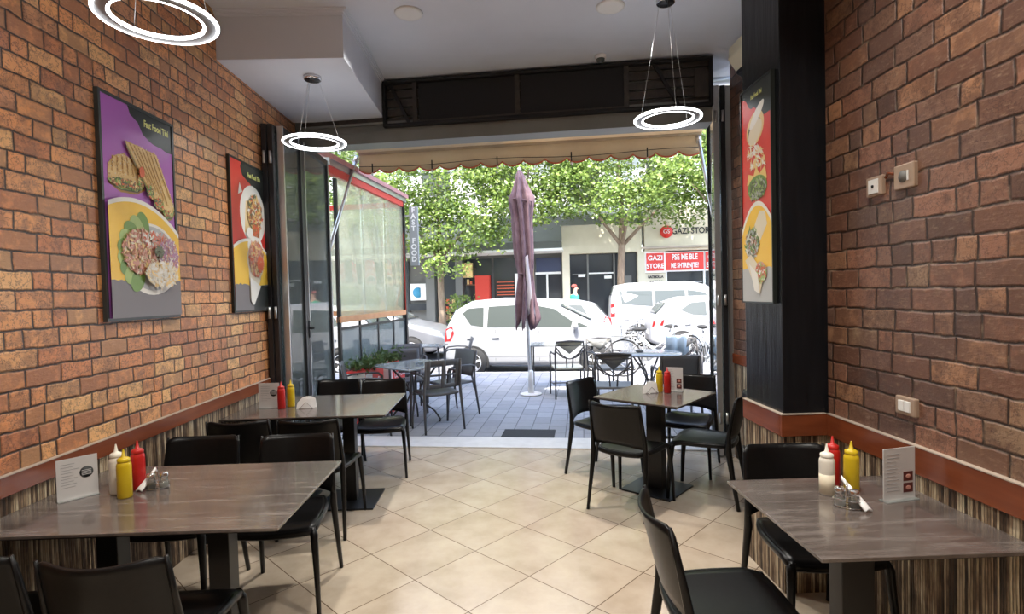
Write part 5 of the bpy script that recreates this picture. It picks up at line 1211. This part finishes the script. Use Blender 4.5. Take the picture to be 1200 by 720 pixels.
# ---------------------------------------------------------------- trees
def tree(label, a, b_, h, crowns, seed, n=5200, size=.135, trunk_r=.14, bend=.0):
    rnd = random.Random(seed); npr = np.random.RandomState(seed)
    t = thing('street_tree', label, 'tree', W(a, b_, 0), 0, 'leafy street trees')
    tb = B().tube([(0, 0, 0), (.03, 0, h * .3), (bend * .5, .05, h * .6), (bend, .05, h), (bend * 1.1, 0, h + 1.6)], [trunk_r * 1.25, trunk_r, trunk_r * .9, trunk_r * .8, trunk_r * .35], 12)
    tk = tb.obj('trunk', 'bark', t)
    for k, (cx, cy, cz, rx, ry, rz_) in enumerate(crowns):
        B().tube([(bend, .05, h * .92), (bend + (cx - bend) * .5, cy * .5, h + (cz - h) * .45), (cx, cy, cz)], [trunk_r * .5, trunk_r * .3, trunk_r * .12], 8).obj('branch', 'bark', t)
    V = []; tot = sum(c[3] * c[4] * c[5] for c in crowns) ** 1.0
    P = []
    for (cx, cy, cz, rx, ry, rz_) in crowns:
        m = int(n * 1.9 * (rx * ry * rz_) / tot); 
        # clusters of leaves around twig tips
        kc = max(12, m // 46); d = npr.normal(size=(kc, 3)); d /= np.linalg.norm(d, axis=1)[:, None]; rad = npr.uniform(.35, 1.0, (kc, 1)) ** .5
        cc = d * rad * np.array([rx, ry, rz_]) + np.array([cx, cy, cz])
        idx = npr.randint(0, kc, m); P.append(cc[idx] + npr.normal(size=(m, 3)) * np.array([.24, .24, .12]))
    P = np.concatenate(P); m = len(P)
    nrm = npr.normal(size=(m, 3)) * .55 + np.array([0, -.35, .75]); nrm /= np.linalg.norm(nrm, axis=1)[:, None]
    ax = np.cross(nrm, npr.normal(size=(m, 3))); ax /= np.linalg.norm(ax, axis=1)[:, None]; ay = np.cross(nrm, ax)
    s = (size * npr.uniform(.6, 1.2, (m, 1)))
    q = np.stack([P - ax * s * .5, P - ay * s * .36 - nrm * s * .08, P + ax * s * .5, P + ay * s * .36 - nrm * s * .08], 1).reshape(-1, 3)
    me = bpy.data.meshes.new('foliage'); me.vertices.add(len(q)); me.vertices.foreach_set('co', q.ravel())
    me.loops.add(m * 4); me.loops.foreach_set('vertex_index', np.arange(m * 4)); me.polygons.add(m)
    me.polygons.foreach_set('loop_start', np.arange(m) * 4); me.polygons.foreach_set('loop_total', np.full(m, 4)); me.update(calc_edges=True); me.validate()
    me.materials.append(M['leaves']); o = bpy.data.objects.new('foliage', me); COL.objects.link(o); o.parent = t
    return t
tree('street tree with a bare trunk right of the parasol, trunk rising behind the white car', 2.05, 12.9, 3.3, [(0, 0, 5.6, 2.3, 1.8, 1.3), (-1.5, -.3, 4.9, 1.3, 1.2, .9), (1.7, -.4, 4.6, 1.7, 1.3, 1.0), (.2, -1.0, 4.4, 1.5, 1.0, .7), (0, 0, 7.2, 2.2, 1.8, 1.3)], 1, 9000, bend=.10)
tree('leafy street tree left of the parasol with a low drooping branch', -3.9, 12.3, 3.0, [(0, 0, 5.3, 2.2, 1.7, 1.3), (-1.4, -.3, 4.6, 1.4, 1.2, .9), (1.6, -.3, 4.4, 1.8, 1.3, 1.1), (.9, -.6, 3.6, 1.7, 1.0, .9), (-.9, -.6, 3.7, 1.4, 1.0, .8), (.35, -.8, 2.55, .9, .6, .55), (0, 0, 7.0, 2.2, 1.7, 1.3)], 2, 9500, trunk_r=.12)
tree('leafy street tree at the far right, crown over the red-signed store', 5.4, 11.6, 3.3, [(0, 0, 5.4, 2.2, 1.6, 1.2), (-1.4, -.2, 4.7, 1.5, 1.1, .85), (1.2, -.2, 4.8, 1.2, 1.1, .8), (0, 0, 6.9, 2.2, 1.6, 1.2)], 3, 7500)
tree('leafy street tree at the far left behind the terrace sheets', -8.2, 12.3, 3.0, [(0, 0, 5.2, 2.3, 1.7, 1.3), (-1.3, 0, 4.2, 1.5, 1.2, .8), (1.5, 0, 4.3, 1.5, 1.2, .9), (0, 0, 7.0, 2.2, 1.7, 1.2)], 5, 7000)
tree('middle street tree whose crown fills the gap behind the parasol top', -.9, 12.7, 3.4, [(0, 0, 5.6, 1.9, 1.4, 1.2), (.2, -.4, 4.5, 1.5, 1.0, .8), (0, 0, 7.1, 2.0, 1.6, 1.2)], 8, 6000)
# green bush by the rear of the front car
t = thing('small_bush', 'small green bush behind the tail of the nearest white car', 'bush', W(-3.3, 12.6, .02)); rnd = random.Random(5); vs = B()
for k in range(500):
    c = Vector((rnd.gauss(0, .22), rnd.gauss(0, .2), rnd.uniform(.3, 1.5))); d = Vector((rnd.gauss(0, 1), rnd.gauss(0, 1), rnd.gauss(.3, .6))).normalized(); s_ = d.cross(Vector((rnd.gauss(0, 1), 1, .3))).normalized()
    vs.add([c, c + d * .06 + s_ * .03, c + d * .13, c + d * .06 - s_ * .03], [(0, 1, 2, 3)])
vs.obj('foliage', 'leaves', t, recalc=False); B().tube([(0, 0, 0), (0, 0, .9)], .03, 8).obj('stem', 'bark', t)

# ---------------------------------------------------------------- pedestrian far across the street
def person(label, a, b_, rz, shirt):
    t = thing('person', label, 'person', W(a, b_, .02), rz)
    V = [(0, 0, .95), (0, .0, 1.18), (0, .0, 1.40), (0, .01, 1.52), (0, .03, 1.64), (0, .035, 1.74),
         (.19, 0, 1.42), (.25, .0, 1.16), (.24, .10, .94), (.235, .13, .86), (-.19, 0, 1.42), (-.25, 0, 1.16), (-.24, .12, .94), (-.235, .16, .86),
         (.10, 0, .90), (.11, .02, .50), (.11, -.02, .09), (.11, .12, .04), (-.10, 0, .90), (-.11, .05, .50), (-.11, .0, .09), (-.11, .14, .04)]
    E = [(0, 1), (1, 2), (2, 3), (3, 4), (4, 5), (2, 6), (6, 7), (7, 8), (8, 9), (2, 10), (10, 11), (11, 12), (12, 13), (0, 14), (14, 15), (15, 16), (16, 17), (0, 18), (18, 19), (19, 20), (20, 21)]
    Rr = [.14, .13, .15, .055, .10, .07, .06, .05, .038, .03, .06, .05, .038, .03, .09, .065, .045, .04, .09, .065, .045, .04]
    me = bpy.data.meshes.new('body'); me.from_pydata(V, E, []); o = bpy.data.objects.new('body', me); COL.objects.link(o); o.parent = t; me.materials.append(M['skin'])
    o.modifiers.new('skin', 'SKIN'); me.skin_vertices.new() if not me.skin_vertices else None
    for i, r_ in enumerate(Rr): me.skin_vertices[0].data[i].radius = (r_, r_ * .85)
    me.skin_vertices[0].data[0].use_root = True
    md = o.modifiers.new('s', 'SUBSURF'); md.levels = md.render_levels = 2
    B().lathe([(.17, .0), (.185, .1), (.18, .25), (.215, .42), (.20, .50), (.08, .545)], 20, (0, 0, .92)).obj('shirt', shirt, t).scale = (1, .72, 1)
    for s_ in (-1, 1):
        B().tube([(s_ * .18, 0, 1.41), (s_ * .25, 0, 1.16)], [.085, .07], 12).obj('sleeve', shirt, t)
        B().tube([(s_ * .10, 0, .98), (s_ * .11, .035, .50), (s_ * .11, -.01, .10)], [.115, .09, .07], 12).obj('trouser_leg', 'trousers', t)
    B().ball((0, -.01, 1.725), .098, 0, 14, 8, (.95, 1.05, .75)).obj('hair', 'redcap', t)
    B().ball((0, .125, 1.645), .018, 0, 8, 6).obj('nose', 'skin', t)
    return t
person('person in a green shirt with reddish hair walking past the dark windows', .55, 12.75, SANG - 1.2, 'green_shirt')
